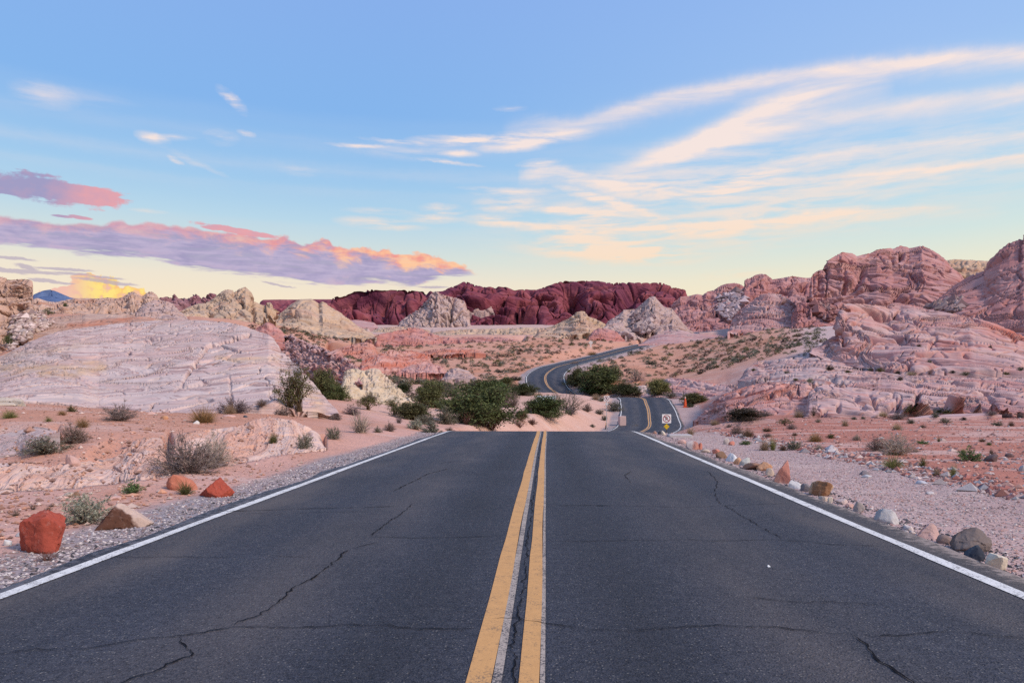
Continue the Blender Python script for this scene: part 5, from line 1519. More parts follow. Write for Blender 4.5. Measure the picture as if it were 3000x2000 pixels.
LEFT = [
    (Z5, 355, 455, 380, 150, 'sage', 'sage', 'sagebrush', 'wide low grey green sagebrush on the terrace at the left'),
    (Z5, 560, 385, 270, 175, 'twig', 'greybrown', 'desert_shrub', 'grey brown twiggy shrub right behind the wide sagebrush'),
    (Z5, 630, 265, 140, 95, 'straw', 'gold', 'desert_shrub', 'small golden cushion peeping out behind the grey brown shrub'),
    (Z5, 920, 215, 290, 145, 'twig', 'grey', 'desert_shrub', 'dark grey dome of a shrub with pale stems before the white slickrock'),
    (Z5, 1555, 228, 270, 155, 'straw', 'gold', 'desert_shrub', 'large round golden brown cushion shrub on top of the bank'),
    (Z5, 1790, 148, 290, 145, 'twig', 'purple', 'desert_shrub', 'dark purplish twiggy shrub behind the golden cushion'),
    (Z5, 1760, 162, 130, 92, 'straw', 'tan', 'desert_shrub', 'small tan shrub tucked between golden cushion and purplish shrub'),
    (Z5, 1430, 612, 560, 320, 'twig', 'grey', 'desert_shrub', 'largest tangled grey shrub in the middle of the left bank'),
    (Z5, 1640, 560, 300, 290, 'twig', 'pale', 'desert_shrub', 'pale dry shrub leaning against the right side of the largest grey shrub'),
    (Z5, 650, 992, 420, 250, 'sage', 'palesage', 'sagebrush', 'pale grey green shrub behind the brown roadside boulder'),
    (Z5, 1010, 766, 190, 102, 'leafy', 'bright', 'desert_shrub', 'small bright green bush at the foot of the bank'),
    (Z5, 1420, 778, 230, 118, 'grass', 'olive', 'grass_tuft', 'olive grass tuft in front of the pale red boulder'),
    (Z5, 2100, 384, 110, 95, 'grass', 'olive', 'grass_tuft', 'small olive grass tuft on the pale rock cut'),
    (Z5, 75, 195, 160, 75, 'straw', 'yellowgreen', 'grass_tuft', 'yellow green tuft on the orange ground at the left edge'),
    (Z5, 475, 172, 90, 50, 'straw', 'gold', 'grass_tuft', 'little golden tuft far back on the orange terrace'),
    (Z5, 548, 146, 85, 58, 'sage', 'olive', 'desert_shrub', 'little olive bush at the edge of the white slickrock, left'),
    (Z5, 370, 222, 100, 48, 'grass', 'yellowgreen', 'grass_tuft', 'faint yellowish tuft on the terrace before the golden one'),
    (Z8, 500, 612, 480, 450, 'creosote', 'olive', 'creosote_bush', 'tall creosote bush with dark leaf clumps on bare forked stems'),
    (Z8, 390, 560, 480, 470, 'bare', 'olive', 'desert_shrub', 'thin straggling branches reaching left from behind the tall creosote'),
    (Z8, 285, 604, 250, 115, 'twig', 'grey', 'desert_shrub', 'low grey shrub at the left foot of the tall creosote'),
    (Z8, 60, 592, 170, 90, 'twig', 'greybrown', 'desert_shrub', 'low brownish grey shrub on the bank left of the low grey shrub'),
    (Z8, 1200, 852, 420, 270, 'grass', 'pale', 'grass_tuft', 'big pale grey grass clump above the roadside bank'),
    (Z8, 1400, 848, 120, 80, 'sage', 'sage', 'sagebrush', 'small sage bush at the right of the big pale grass clump'),
    (Z8, 1530, 832, 180, 110, 'twig', 'greybrown', 'desert_shrub', 'grey brown dry shrub before the dark valley bushes'),
    (Z8, 1640, 742, 140, 105, 'grass', 'grey', 'grass_tuft', 'grey grass clump left of the round light green bushes'),
    (Z8, 1830, 812, 230, 150, 'leafy', 'palesage', 'desert_shrub', 'round light green bush near the crest of the road, left one of two'),
    (Z8, 2010, 850, 240, 155, 'leafy', 'sage', 'desert_shrub', 'round light green bush near the crest of the road, right one of two'),
    (Z8, 890, 924, 200, 175, 'sage', 'sage', 'sagebrush', 'sage bush on the orange bank left of the big pale grass clump'),
    (Z8, 560, 1032, 210, 200, 'sage', 'sage', 'sagebrush', 'sage bush on the pale rock cut close to the gravel shoulder'),
    (Z8, 185, 972, 150, 120, 'grass', 'olive', 'grass_tuft', 'brownish spiky tuft on the bare cut rock'),
    (Z8, 920, 692, 190, 90, 'twig', 'grey', 'desert_shrub', 'grey shrub left of the big pale grass clump'),
    (Z8, 1100, 648, 230, 125, 'twig', 'purple', 'desert_shrub', 'purplish grey shrub behind the big pale grass clump'),
    (Z8, 1290, 590, 310, 190, 'creosote', 'olive', 'creosote_bush', 'olive creosote below the cream yellow rock'),
    (Z8, 1300, 490, 260, 100, 'twig', 'greybrown', 'desert_shrub', 'brown dry shrub on the foot of the cream yellow rock'),
    (Z8, 1590, 645, 260, 190, 'creosote', 'olive', 'creosote_bush', 'open olive creosote right of the cream yellow rock'),
    (Z8, 1800, 705, 330, 170, 'mesquite', 'deep', 'mesquite_bush', 'dark low bush behind the round light green bushes'),
    (Z8, 2190, 755, 300, 225, 'sage', 'greygreen', 'desert_shrub', 'dark grey green dome of a bush left of the largest mesquite'),
    (Z8, 1690, 388, 150, 90, 'mesquite', 'deep', 'mesquite_bush', 'small round dark bush on the slope above the cream rock'),
]
VALLEY = [
    (Z9, 1010, 640, 620, 420, 'mesquite', 'dkgreen', 'mesquite_bush', 'largest green mesquite in the hollow beyond the crest'),
    (Z9, 1120, 690, 420, 260, 'bare', 'redbrown', 'desert_shrub', 'dead red brown branches under the largest mesquite'),
    (Z9, 840, 640, 260, 160, 'bare', 'redbrown', 'desert_shrub', 'dead brown branches at the left foot of the largest mesquite'),
    (Z9, 470, 445, 310, 255, 'mesquite', 'dkgreen', 'mesquite_bush', 'green mesquite between cream rock and largest mesquite'),
    (Z9, 650, 320, 290, 200, 'sage', 'greygreen', 'desert_shrub', 'grey green bush behind the second mesquite'),
    (Z9, 1060, 260, 300, 130, 'mesquite', 'dkgreen', 'mesquite_bush', 'green bush showing just above the largest mesquite'),
    (Z9, 1500, 300, 230, 125, 'mesquite', 'deep', 'mesquite_bush', 'dark bush against the left edge line of the far bend'),
    (Z9, 1215, 270, 150, 100, 'mesquite', 'green', 'mesquite_bush', 'light green bush between largest mesquite and far bend'),
    (Z9, 1310, 190, 120, 80, 'mesquite', 'dkgreen', 'mesquite_bush', 'small green bush higher up left of the far bend'),
    (Z9, 1440, 130, 120, 60, 'sage', 'greygreen', 'desert_shrub', 'grey green bush at the outside of the far bend'),
    (Z9, 1370, 445, 190, 240, 'twig', 'greybrown', 'desert_shrub', 'grey brown shrub right of the largest mesquite'),
    (Z9, 1750, 545, 350, 200, 'mesquite', 'dkgreen', 'mesquite_bush', 'dark green mesquite below the white concrete apron'),
    (Z9, 1640, 500, 180, 120, 'bare', 'brown', 'desert_shrub', 'brown dry branches on the left of the apron mesquite'),
    (Z9, 2020, 490, 520, 240, 'bare', 'greygreen', 'desert_shrub', 'spindly grey green bush hiding the foot of the far bend'),
    (Z9, 2040, 525, 160, 95, 'twig', 'grey', 'desert_shrub', 'grey shrub under the spindly grey green bush'),
    (Z9, 2230, 490, 160, 110, 'twig', 'greybrown', 'desert_shrub', 'brown shrub right of the spindly grey green bush'),
    (Z9, 1450, 665, 220, 165, 'bare', 'redbrown', 'desert_shrub', 'red brown dry bush on the pink sand beyond the crest'),
    (Z9, 1470, 585, 130, 90, 'mesquite', 'olive', 'mesquite_bush', 'olive crown on top of the red brown dry bush'),
    (Z9, 1600, 638, 150, 80, 'twig', 'redbrown', 'desert_shrub', 'low red brown bush beside the pale sand hump'),
    (Z9, 1680, 322, 130, 55, 'straw', 'tan', 'desert_shrub', 'tan tuft left of the white concrete apron'),
    (Z9, 1570, 312, 120, 50, 'sage', 'sage', 'sagebrush', 'small sage on the verge below the dark bush at the bend'),
    (Z9, 650, 720, 160, 60, 'twig', 'greybrown', 'desert_shrub', 'dry twigs at the pink sand just over the crest, left'),
    (Z9, 330, 345, 160, 80, 'sage', 'greygreen', 'desert_shrub', 'grey green bush at the right end of the cream rock'),
    (ZT, 720, 705, 190, 180, 'mesquite', 'deep', 'mesquite_bush', 'dark bush hugging the inside of the far bend'),
    (ZT, 1080, 780, 470, 260, 'mesquite', 'dkgreen', 'mesquite_bush', 'wide green mesquite thicket inside the far bend'),
    (ZT, 1130, 640, 420, 180, 'bare', 'greybrown', 'desert_shrub', 'bare twisted branches above the wide thicket'),
    (ZT, 1420, 655, 260, 170, 'bare', 'greybrown', 'desert_shrub', 'bare twisted branches right of the wide thicket'),
    (ZT, 930, 800, 220, 115, 'mesquite', 'green', 'mesquite_bush', 'brighter green bush in front of the wide thicket'),
    (ZT, 1330, 795, 270, 110, 'mesquite', 'deep', 'mesquite_bush', 'dark low bush behind the white roadside rocks'),
    (ZT, 1680, 802, 200, 150, 'mesquite', 'yellowgreen', 'mesquite_bush', 'light yellow green bush at the crest of the lower road'),
    (ZT, 1820, 828, 170, 50, 'sage', 'sage', 'sagebrush', 'low sage along the outer edge of the lower road'),
    (ZT, 1450, 812, 110, 50, 'twig', 'brown', 'desert_shrub', 'small brown bush at the top edge of the lower road'),
    (ZT, 960, 862, 140, 80, 'straw', 'tan', 'desert_shrub', 'tan cushion between the two roads'),
    (ZT, 1030, 880, 90, 60, 'sage', 'sage', 'sagebrush', 'small sage left of the distant parking sign'),
    (ZT, 2080, 912, 190, 105, 'mesquite', 'olive', 'mesquite_bush', 'olive bush right of the orange cone'),
    (ZT, 1960, 868, 85, 40, 'sage', 'dkgreen', 'sagebrush', 'little green bush just above the orange cone'),
    (ZT, 2050, 950, 110, 50, 'sage', 'dkgreen', 'sagebrush', 'little green bush at the right foot of the orange cone'),
    (ZT, 1180, 990, 220, 130, 'sage', 'greygreen', 'sagebrush', 'grey green bush at the inner edge of the lower road'),
    (ZT, 1000, 1030, 120, 70, 'sage', 'greygreen', 'sagebrush', 'small bush left of the distant sign post'),
    (ZT, 1060, 1100, 80, 75, 'sage', 'greygreen', 'sagebrush', 'small bush against the lower part of the distant sign post'),
    (ZT, 925, 1180, 70, 45, 'sage', 'greygreen', 'sagebrush', 'tiny bush on the pink sand by the pale hump'),
    (ZT, 720, 490, 150, 80, 'twig', 'greybrown', 'desert_shrub', 'brown bush at the inside edge of the upper road'),
    (ZT, 1600, 460, 170, 60, 'sage', 'greygreen', 'sagebrush', 'grey green bush on the orange slope right of the upper road'),
    (ZT, 920, 350, 150, 50, 'straw', 'gold', 'desert_shrub', 'golden tuft under the far diamond sign'),
    (ZT, 1420, 1200, 170, 55, 'grass', 'straw', 'grass_tuft', 'pale dry grass at the crest by the white rocks'),
    (ZT, 2050, 1270, 170, 110, 'grass', 'tan', 'grass_tuft', 'tan dry grass right of the lower road'),
]
for r_ in LEFT + VALLEY:
    if r_[4] * 0 + r_[3] * (r_[0](1, 0)[0] - r_[0](0, 0)[0]) > 26:
        plant(*r_)
    else:
        plant(*r_, parts=False)

for x, y, w, h, d, lb in [(800, 500, 260, 350, 66, 'dark green bush half hidden by the right flank of the white dome'), (930, 500, 230, 230, 62, 'lower green bush beside the half hidden one at the dome')]:
    q = Z8(x, y)
    X = (q[0] - 1500) / F * d
    plant(Z8, x, y, w, h, 'mesquite', 'dkgreen', 'mesquite_bush', lb, at=(X, d, EYE + (HOR - q[1]) / F * d - .3))
for x, y, w, h, kd, cl, lb in [(700, 500, 260, 120, 'mesquite', 'dkgreen', 'spreading green bush joining the second and the largest mesquite'), (260, 560, 240, 120, 'mesquite', 'dkgreen', 'low dark green bush left of the dark grey green dome bush'), (380, 640, 260, 130, 'sage', 'greygreen', 'low grey green bush in front of the dark grey green dome bush'),
                               (1180, 400, 220, 160, 'mesquite', 'dkgreen', 'green bush at the right shoulder of the largest mesquite'), (1320, 330, 180, 110, 'mesquite', 'deep', 'dark bush in the gap right of the light green bush'), (900, 250, 220, 110, 'sage', 'greygreen', 'grey green bush behind the crown of the largest mesquite'), (560, 250, 200, 90, 'mesquite', 'dkgreen', 'green bush on the slope behind the second mesquite')]:
    plant(Z9, x, y, w, h, kd, cl, 'mesquite_bush' if kd == 'mesquite' else 'sagebrush', lb)

FLAT = [
    (295, 198, 230, 75, 'mesquite', 'dark', 'wide dark shrub before the red ledge'),
    (480, 170, 130, 45, 'twig', 'grey', 'low grey shrub right of the wide dark shrub'),
    (825, 165, 75, 95, 'bare', 'dark', 'upright dark dead bush against the pale ledge'),
    (720, 180, 120, 70, 'straw', 'tan', 'tan shrub left of the upright dead bush'),
    (620, 240, 95, 62, 'creosote', 'dkgreen', 'little open green bush on the flat'),
    (670, 265, 95, 48, 'twig', 'grey', 'grey shrub beside the little open green bush'),
    (110, 235, 110, 50, 'straw', 'tan', 'tan shrub by the lower road'),
    (210, 230, 60, 30, 'twig', 'grey', 'tiny grey shrub on the pale slab left'),
    (270, 300, 110, 75, 'twig', 'greybrown', 'grey shrub at the left of the brown round shrub'),
    (350, 322, 130, 85, 'straw', 'brown', 'brown round shrub on the flat near the gravel'),
    (490, 282, 100, 42, 'straw', 'brown', 'flat brown shrub behind the yellow green tuft'),
    (490, 322, 90, 38, 'twig', 'greybrown', 'low dry shrub right behind the yellow green tuft'),
    (690, 312, 60, 32, 'straw', 'brown', 'small brown cushion in the middle of the flat'),
    (840, 355, 145, 80, 'straw', 'gold', 'golden brown shrub left of the small olive tuft'),
    (952, 332, 66, 44, 'leafy', 'olive', 'small olive tuft in the middle of the flat'),
    (330, 378, 95, 40, 'leafy', 'green', 'low green bush at the edge of the gravel'),
    (470, 418, 110, 100, 'straw', 'tan', 'tan half of a double tuft at the gravel edge'),
    (530, 418, 90, 115, 'grass', 'yellowgreen', 'yellow green half of a double tuft at the gravel edge'),
    (680, 415, 110, 100, 'leafy', 'sage', 'rounded grey green bush right of the double tuft'),
    (605, 420, 75, 50, 'twig', 'brown', 'dry twigs between double tuft and rounded green bush'),
    (1055, 243, 70, 62, 'straw', 'tan', 'tan tuft with a dark foot on the middle of the flat'),
    (1430, 268, 95, 62, 'straw', 'straw', 'pale straw tuft right of centre on the flat'),
    (1430, 195, 150, 58, 'twig', 'grey', 'grey shrub before the dark hollows of the ledge'),
    (1330, 170, 100, 45, 'straw', 'straw', 'pale straw shrub against the ledge'),
    (1530, 152, 110, 62, 'creosote', 'dkgreen', 'green bush growing in the dark hollow of the ledge'),
    (1530, 225, 70, 40, 'sage', 'greygreen', 'small grey green bush right of the grey ledge shrub'),
    (1770, 152, 150, 48, 'leafy', 'olive', 'olive green bush along the foot of the ledge'),
    (1780, 220, 90, 45, 'sage', 'sage', 'small sage below the olive bush of the ledge'),
    (1915, 200, 52, 30, 'sage', 'dark', 'tiny dark bush right of the small sage'),
    (2160, 240, 82, 40, 'sage', 'greygreen', 'grey green bush far right on the flat'),
    (2260, 242, 64, 45, 'straw', 'brown', 'brown tuft far right on the flat'),
    (2115, 175, 90, 42, 'twig', 'grey', 'grey shrub at the ledge, far right'),
    (2225, 165, 105, 42, 'twig', 'purple', 'purplish shrub at the ledge, far right'),
    (2330, 180, 70, 52, 'twig', 'grey', 'grey shrub at the right picture edge by the ledge'),
    (1620, 255, 62, 28, 'twig', 'greybrown', 'tiny brown shrub right of the pale straw tuft'),
    (1280, 420, 190, 110, 'twig', 'greybrown', 'grey brown left half of the big pale twiggy shrub'),
    (1430, 448, 300, 175, 'twig', 'pale', 'big pale twiggy shrub in the middle of the right flat'),
    (1400, 550, 270, 120, 'grass', 'yellowgreen', 'sprawling yellow grass in front of the big pale shrub'),
    (1620, 538, 110, 90, 'grass', 'olive', 'olive tuft right of the sprawling yellow grass'),
    (1565, 430, 60, 30, 'twig', 'brown', 'small brown twigs right of the big pale shrub'),
    (1617, 372, 82, 36, 'leafy', 'bright', 'low bright green bush right of the big pale shrub'),
    (1735, 356, 42, 48, 'grass', 'olive', 'narrow olive tuft right of the low green bush'),
    (2050, 356, 72, 34, 'straw', 'brown', 'brown low tuft before the far right flat'),
    (2100, 380, 46, 28, 'leafy', 'green', 'tiny green bush below the brown low tuft'),
    (1960, 495, 165, 115, 'leafy', 'bright', 'bright green bush on the right flat'),
    (1840, 612, 95, 112, 'grass', 'yellowgreen', 'upright yellow green tuft nearest the gravel'),
    (1720, 602, 64, 72, 'twig', 'tan', 'dry wispy plant left of the upright yellow green tuft'),
    (1915, 432, 56, 32, 'straw', 'yellowgreen', 'yellow tuft at the left of the bright green bush'),
    (2115, 450, 40, 55, 'twig', 'greybrown', 'thin dry stalks right of the bright green bush'),
    (30, 62, 70, 40, 'sage', 'olive', 'olive bush at the left end of the red ledge'),
    (860, 215, 60, 32, 'twig', 'pale', 'small pale shrub below the upright dead bush'),
    (1120, 195, 46, 26, 'sage', 'greygreen', 'tiny bush at the foot of the pale boulders'),
    (1185, 192, 40, 24, 'sage', 'greygreen', 'tiny bush next to the tiny one at the pale boulders'),
    (1710, 185, 60, 42, 'sage', 'greygreen', 'small grey green bush left of the ledge olive bush'),
    (860, 415, 90, 50, 'twig', 'pale', 'faint pale twigs right of the rounded grey green bush'),
    (1140, 345, 80, 45, 'twig', 'pale', 'faint pale twigs left of the big pale shrub'),
]
NAMES = dict(twig='desert_shrub', sage='sagebrush', leafy='desert_shrub', straw='desert_shrub', grass='grass_tuft', creosote='creosote_bush', mesquite='mesquite_bush', bare='desert_shrub')
for x, y, w, h, kd, cl, lb in FLAT:
    plant(ZF, x, y, w, h, kd, cl, NAMES[kd], lb, parts=w > 85)

ROCKY = [(120, 1047, 50, 24), (490, 1027, 44, 24), (720, 1045, 50, 24), (1140, 1038, 60, 22), (1290, 1022, 40, 24), (1360, 1032, 60, 36), (1480, 1045, 50, 24), (1860, 1042, 50, 26),
         (1950, 1056, 70, 34), (2230, 1052, 50, 24), (2330, 1024, 50, 34), (1700, 980, 44, 40), (1760, 840, 30, 26), (2120, 872, 30, 30), (1015, 1020, 70, 40), (1630, 868, 44, 34), (1500, 1090, 52, 30), (780, 1092, 40, 20)]
for x, y, w, h in ROCKY:
    plant(Z4, x, y, w, h, 'sage', _prng.choice(['greygreen', 'dark', 'olive']), 'sagebrush', 'small dark bush in a crack of the pale slickrock at the right', group='bushes on the right slickrock', parts=False)
plant(Z4, 880, 1115, 76, 46, 'leafy', 'palesage', 'sagebrush', 'pale green bush standing alone on the right slickrock', parts=False)
plant(Z4, 1575, 1055, 95, 32, 'straw', 'straw', 'desert_shrub', 'straw coloured bush standing alone on the right slickrock', parts=False)
for x, y, w, h, lb in [(330, 405, 70, 45, 'green bush by the rim rocks next to the tower'), (60, 620, 80, 90, 'green bush at the bottom of the rubble slope, left edge'), (445, 360, 40, 40, 'small dark bush high in the rim rocks')]:
    plant(Z1, x, y, w, h, 'creosote', 'dkgreen', 'creosote_bush', lb, parts=False)

# scrub scattered over the sandy slopes: the nearest three hundred one by one, the rest as one mass
_r = np.random.default_rng(3)


def scrub_spots(n, pxa, pxb, da, db, dens=None):
    px = _r.uniform(pxa, pxb, n)
    d = np.exp(_r.uniform(math.log(da), math.log(db), n))
    x = (px - 1500) / F * d
    ok = ~np.isfinite(forms_z(px, d))
    ds, _, _ = road_dist(x, d)
    ok &= np.abs(ds) > 6.0
    c = fbm(np.stack([x, d, x * 0], -1) / 16.0, 3, seed=61)
    ok &= c > _r.uniform(-0.75, 0.15, n)
    return np.stack([x, d], -1)[ok]


spots = np.concatenate([scrub_spots(1150, 1020, 1700, 128, 215), scrub_spots(1000, 1700, 2400, 128, 260), scrub_spots(650, 1050, 1900, 215, 300), scrub_spots(750, 820, 1250, 165, 300), scrub_spots(330, 2000, 2420, 150, 300),
                        scrub_spots(170, 1000, 1480, 75, 130), scrub_spots(40, 700, 1100, 120, 190), scrub_spots(150, 1050, 2100, 300, 480)])
spots = spots[np.argsort(spots[:, 1])]
sz = land_z(spots[:, 0], spots[:, 1])
tones = [('greygreen', .34), ('dark', .20), ('sage', .16), ('olive', .16), ('brown', .14)]
tk = _r.choice(len(tones), len(spots), p=[b for a, b in tones])
sw = _r.uniform(0.7, 2.1, len(spots)) * (0.8 + 0.3 * _r.random(len(spots)))
sh = sw * _r.uniform(0.42, 0.7, len(spots))
for i in range(min(300, len(spots))):
    o = bpy.data.objects.new('scrub_bush', PROTO['scrub', i % 3][2])
    col.objects.link(o)
    o.location = (spots[i, 0], spots[i, 1], sz[i] - 0.05)
    o.scale = (sw[i], sw[i], sh[i])
    o.rotation_euler = (0, 0, _r.uniform(0, 6.28))
    o.color = tuple(np.array(COL[tones[tk[i]][0]]) * _r.uniform(0.8, 1.25)) + (1.0,)
    tagged(o, 'small low scrub bush dotted over the sandy slopes around the far road', 'scrub', 'scrub on the sandy slopes')
rest = np.arange(300, len(spots))
if len(rest):
    vs, fs, rs, cs, k = [], [], [], [], 0
    for i in rest:
        v, f, r_ = PROTO['scrub', i % 3][3]
        a = _r.uniform(0, 6.28)
        rot = np.array([[math.cos(a), -math.sin(a), 0], [math.sin(a), math.cos(a), 0], [0, 0, 1]])
        vs.append((v * [sw[i], sw[i], sh[i]]) @ rot.T + [spots[i, 0], spots[i, 1], sz[i] - 0.05])
        fs.append(f + k)
        rs.append(r_)
        cs.append(np.broadcast_to(np.array(COL[tones[tk[i]][0]]) * _r.uniform(0.8, 1.25), v.shape))
        k += len(v)
    m = new_mat('far_scrub_leaves')
    finish(hsv_val(attr('tone', 'Color'), 0.45 + 1.1 * attr('rnd')), 0.85, 0.1, trans=0.2)
    o = mesh_obj('scrub', np.concatenate(vs), np.concatenate(fs), m, smooth_=False, attrs={'rnd': np.concatenate(rs)}, cattrs={'tone': np.concatenate(cs)})
    tagged(o, 'distant scrub covering the upper sandy slopes', kind='stuff')


# ------------------------------------------------------------------ stones
def ico(sub):
    bm = bmesh.new()
    bmesh.ops.create_icosphere(bm, subdivisions=sub, radius=1.0)
    v = np.array([q.co[:] for q in bm.verts])
    f = np.array([[w.index for w in q.verts] for q in bm.faces])
    bm.free()
    return v, f


ICO = {k: ico(k) for k in (1, 2, 3, 4, 5)}


def stone_material():
    m = new_mat('loose_stone')
    p = objpos()
    tone = attr('tone', 'Color')
    n1 = noise(p, 6.0, 5.0, 0.65)
    n2 = noise(p, 30.0, 4.0, 0.7)
    c = hsv_val(tone, 0.62 + 0.5 * n1 + 0.28 * n2)
    c = mix(sstep(noise(p, 14.0, 4.0, 0.7), 0.56, 0.72) * 0.35, c, mix(0.5, tone, (0.62, 0.54, 0.48)))
    finish(c, 0.9, 0.15, n2 * 0.6 + n1, 0.6, 0.02)
    return m


M_stone = stone_material()


def stone(name, label, loc, size, tone, tone2=None, seed=0, facets=20, angular=0.8, sub=4, rz=0.0, cat='rock', group=None, sharp=26.0, side=(0, -1, 0.2), tilt=0.0, noise_amp=0.05):
    """a rock bounded by a handful of faces, worn and chipped"""
    rng = np.random.default_rng(seed)
    v, f = ICO[sub]
    n = rng.normal(size=(facets, 3))
    n /= np.linalg.norm(n, axis=1)[:, None]
    h = rng.uniform(0.62, 1.0, facets)
    dt = v @ n.T / h
    r = 1.0 / np.maximum((np.maximum(dt, 1e-3) ** sharp).sum(1) ** (1 / sharp), 0.55)
    r = r * angular + (1 - angular) * 0.95
    p = v * r[:, None]
    f1, f2, idv = worley(v * 1.5 + 3.3, seed)
    p = p * (1 - 0.07 * (idv * smooth(f2 - f1, 0.0, 0.12)))[:, None]      # spalled flakes
    p = p * (1 + noise_amp * fbm(v * 3.0, 3, seed=seed)[:, None] + 0.9 * noise_amp * fbm(v * 7.0, 4, 0.6, seed=seed + 1)[:, None])
    lo, hi = p.min(0), p.max(0)
    p = (p - (lo + hi) / 2) / (hi - lo)                  # unit box
    p[:, 2] = (p[:, 2] + 0.5 - 0.30) / 0.70              # the lowest third is in the ground
    p = p * np.array(size)
    if tilt:
        c, s = math.cos(tilt), math.sin(tilt)
        p = np.stack([p[:, 0] * c + p[:, 2] * s, p[:, 1], -p[:, 0] * s + p[:, 2] * c], -1)
        p[:, 2] -= p[:, 2].min() + 0.25 * size[2]
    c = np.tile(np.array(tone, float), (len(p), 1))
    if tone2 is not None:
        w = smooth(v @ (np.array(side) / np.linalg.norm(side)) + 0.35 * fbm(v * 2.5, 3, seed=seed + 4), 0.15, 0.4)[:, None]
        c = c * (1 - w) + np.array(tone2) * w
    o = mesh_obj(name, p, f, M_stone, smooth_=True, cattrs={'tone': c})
    try:
        o.data.set_sharp_from_angle(angle=R(24))
    except Exception:
        pass
    o.location = loc
    o.rotation_euler = (0, 0, rz)
    return tagged(o, label, cat, group)


WHT, CRM, SLT, DBR, GRB, REDS, GRY, TAN, PNK, ORG, BRN = (.60, .57, .55), (.60, .52, .43), (.055, .068, .09), (.14, .105, .095), (.24, .17, .15), (.50, .20, .15), (.36, .34, .345), (.46, .36, .29), (.52, .33, .29), (.54, .30, .18), (.22, .13, .085)


def roadside(Z, x, y, w, h, tone, label, tone2=None, seed=0, name='roadside_rock', dep=0.85, sink=0.08, **k):
    px, py = Z(x, y)
    s = Z(1, 0)[0] - Z(0, 0)[0]
    X, D, ZZ = hit(px, py)
    W, H = w * s * D / F, h * s * D / F
    D2 = D + W * dep * 0.42
    return stone(name, label, (X * D2 / D, D2, ZZ - sink * H), (W, W * dep, H * (1 + sink)), tone, tone2, seed=seed, **k)


roadside(Z5, 335, 1232, 350, 322, (.34, .072, .048), 'big bright red upright boulder nearest the left road edge', seed=3, name='boulder', facets=15, sub=5, angular=1.0, sharp=90, noise_amp=.07, sink=.04)
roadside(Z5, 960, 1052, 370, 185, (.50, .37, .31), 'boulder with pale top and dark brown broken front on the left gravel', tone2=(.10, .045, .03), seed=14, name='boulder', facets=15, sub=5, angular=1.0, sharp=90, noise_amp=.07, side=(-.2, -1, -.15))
roadside(Z5, 1660, 802, 285, 138, (.36, .075, .048), 'flat deep red boulder beside the left gravel, right of the grass', seed=24, name='boulder', facets=15, sub=5, angular=1.0, sharp=90, noise_amp=.07)
roadside(Z5, 1405, 748, 240, 122, (.47, .17, .11), 'rounded paler red boulder behind the olive grass tuft', seed=31, name='boulder', facets=24, sub=4)
for x, y, w, h, c, lb, sd in [(525, 802, 80, 38, TAN, 'small tan stone in front of the dark lump under the left bank', 5), (578, 792, 60, 32, BRN, 'small dark brown lump under the left bank', 6), (860, 822, 130, 32, PNK, 'flat pink stone half buried under the left bank', 7),
                              (60, 1172, 64, 46, WHT, 'whitish stone at the left edge beside the red boulder', 8), (150, 1105, 60, 35, GRY, 'grey stone just left of the red boulder', 9), (560, 550, 110, 80, PNK, 'pink block loosened from the left rock cut', 12), (1500, 240, 50, 26, WHT, 'small white stone under the golden cushion shrub', 13), (1880, 190, 40, 18, SLT, 'small black stone on the bank right of the golden cushion shrub', 15), (1755, 190, 90, 20, PNK, 'flat pink stone on the bank by the tan shrub', 16), (1260, 205, 60, 30, ORG, 'orange stone right of the dark grey dome shrub', 17)]:
    roadside(Z5, x, y, w, h, c, lb, seed=sd, name='stone', sub=3)
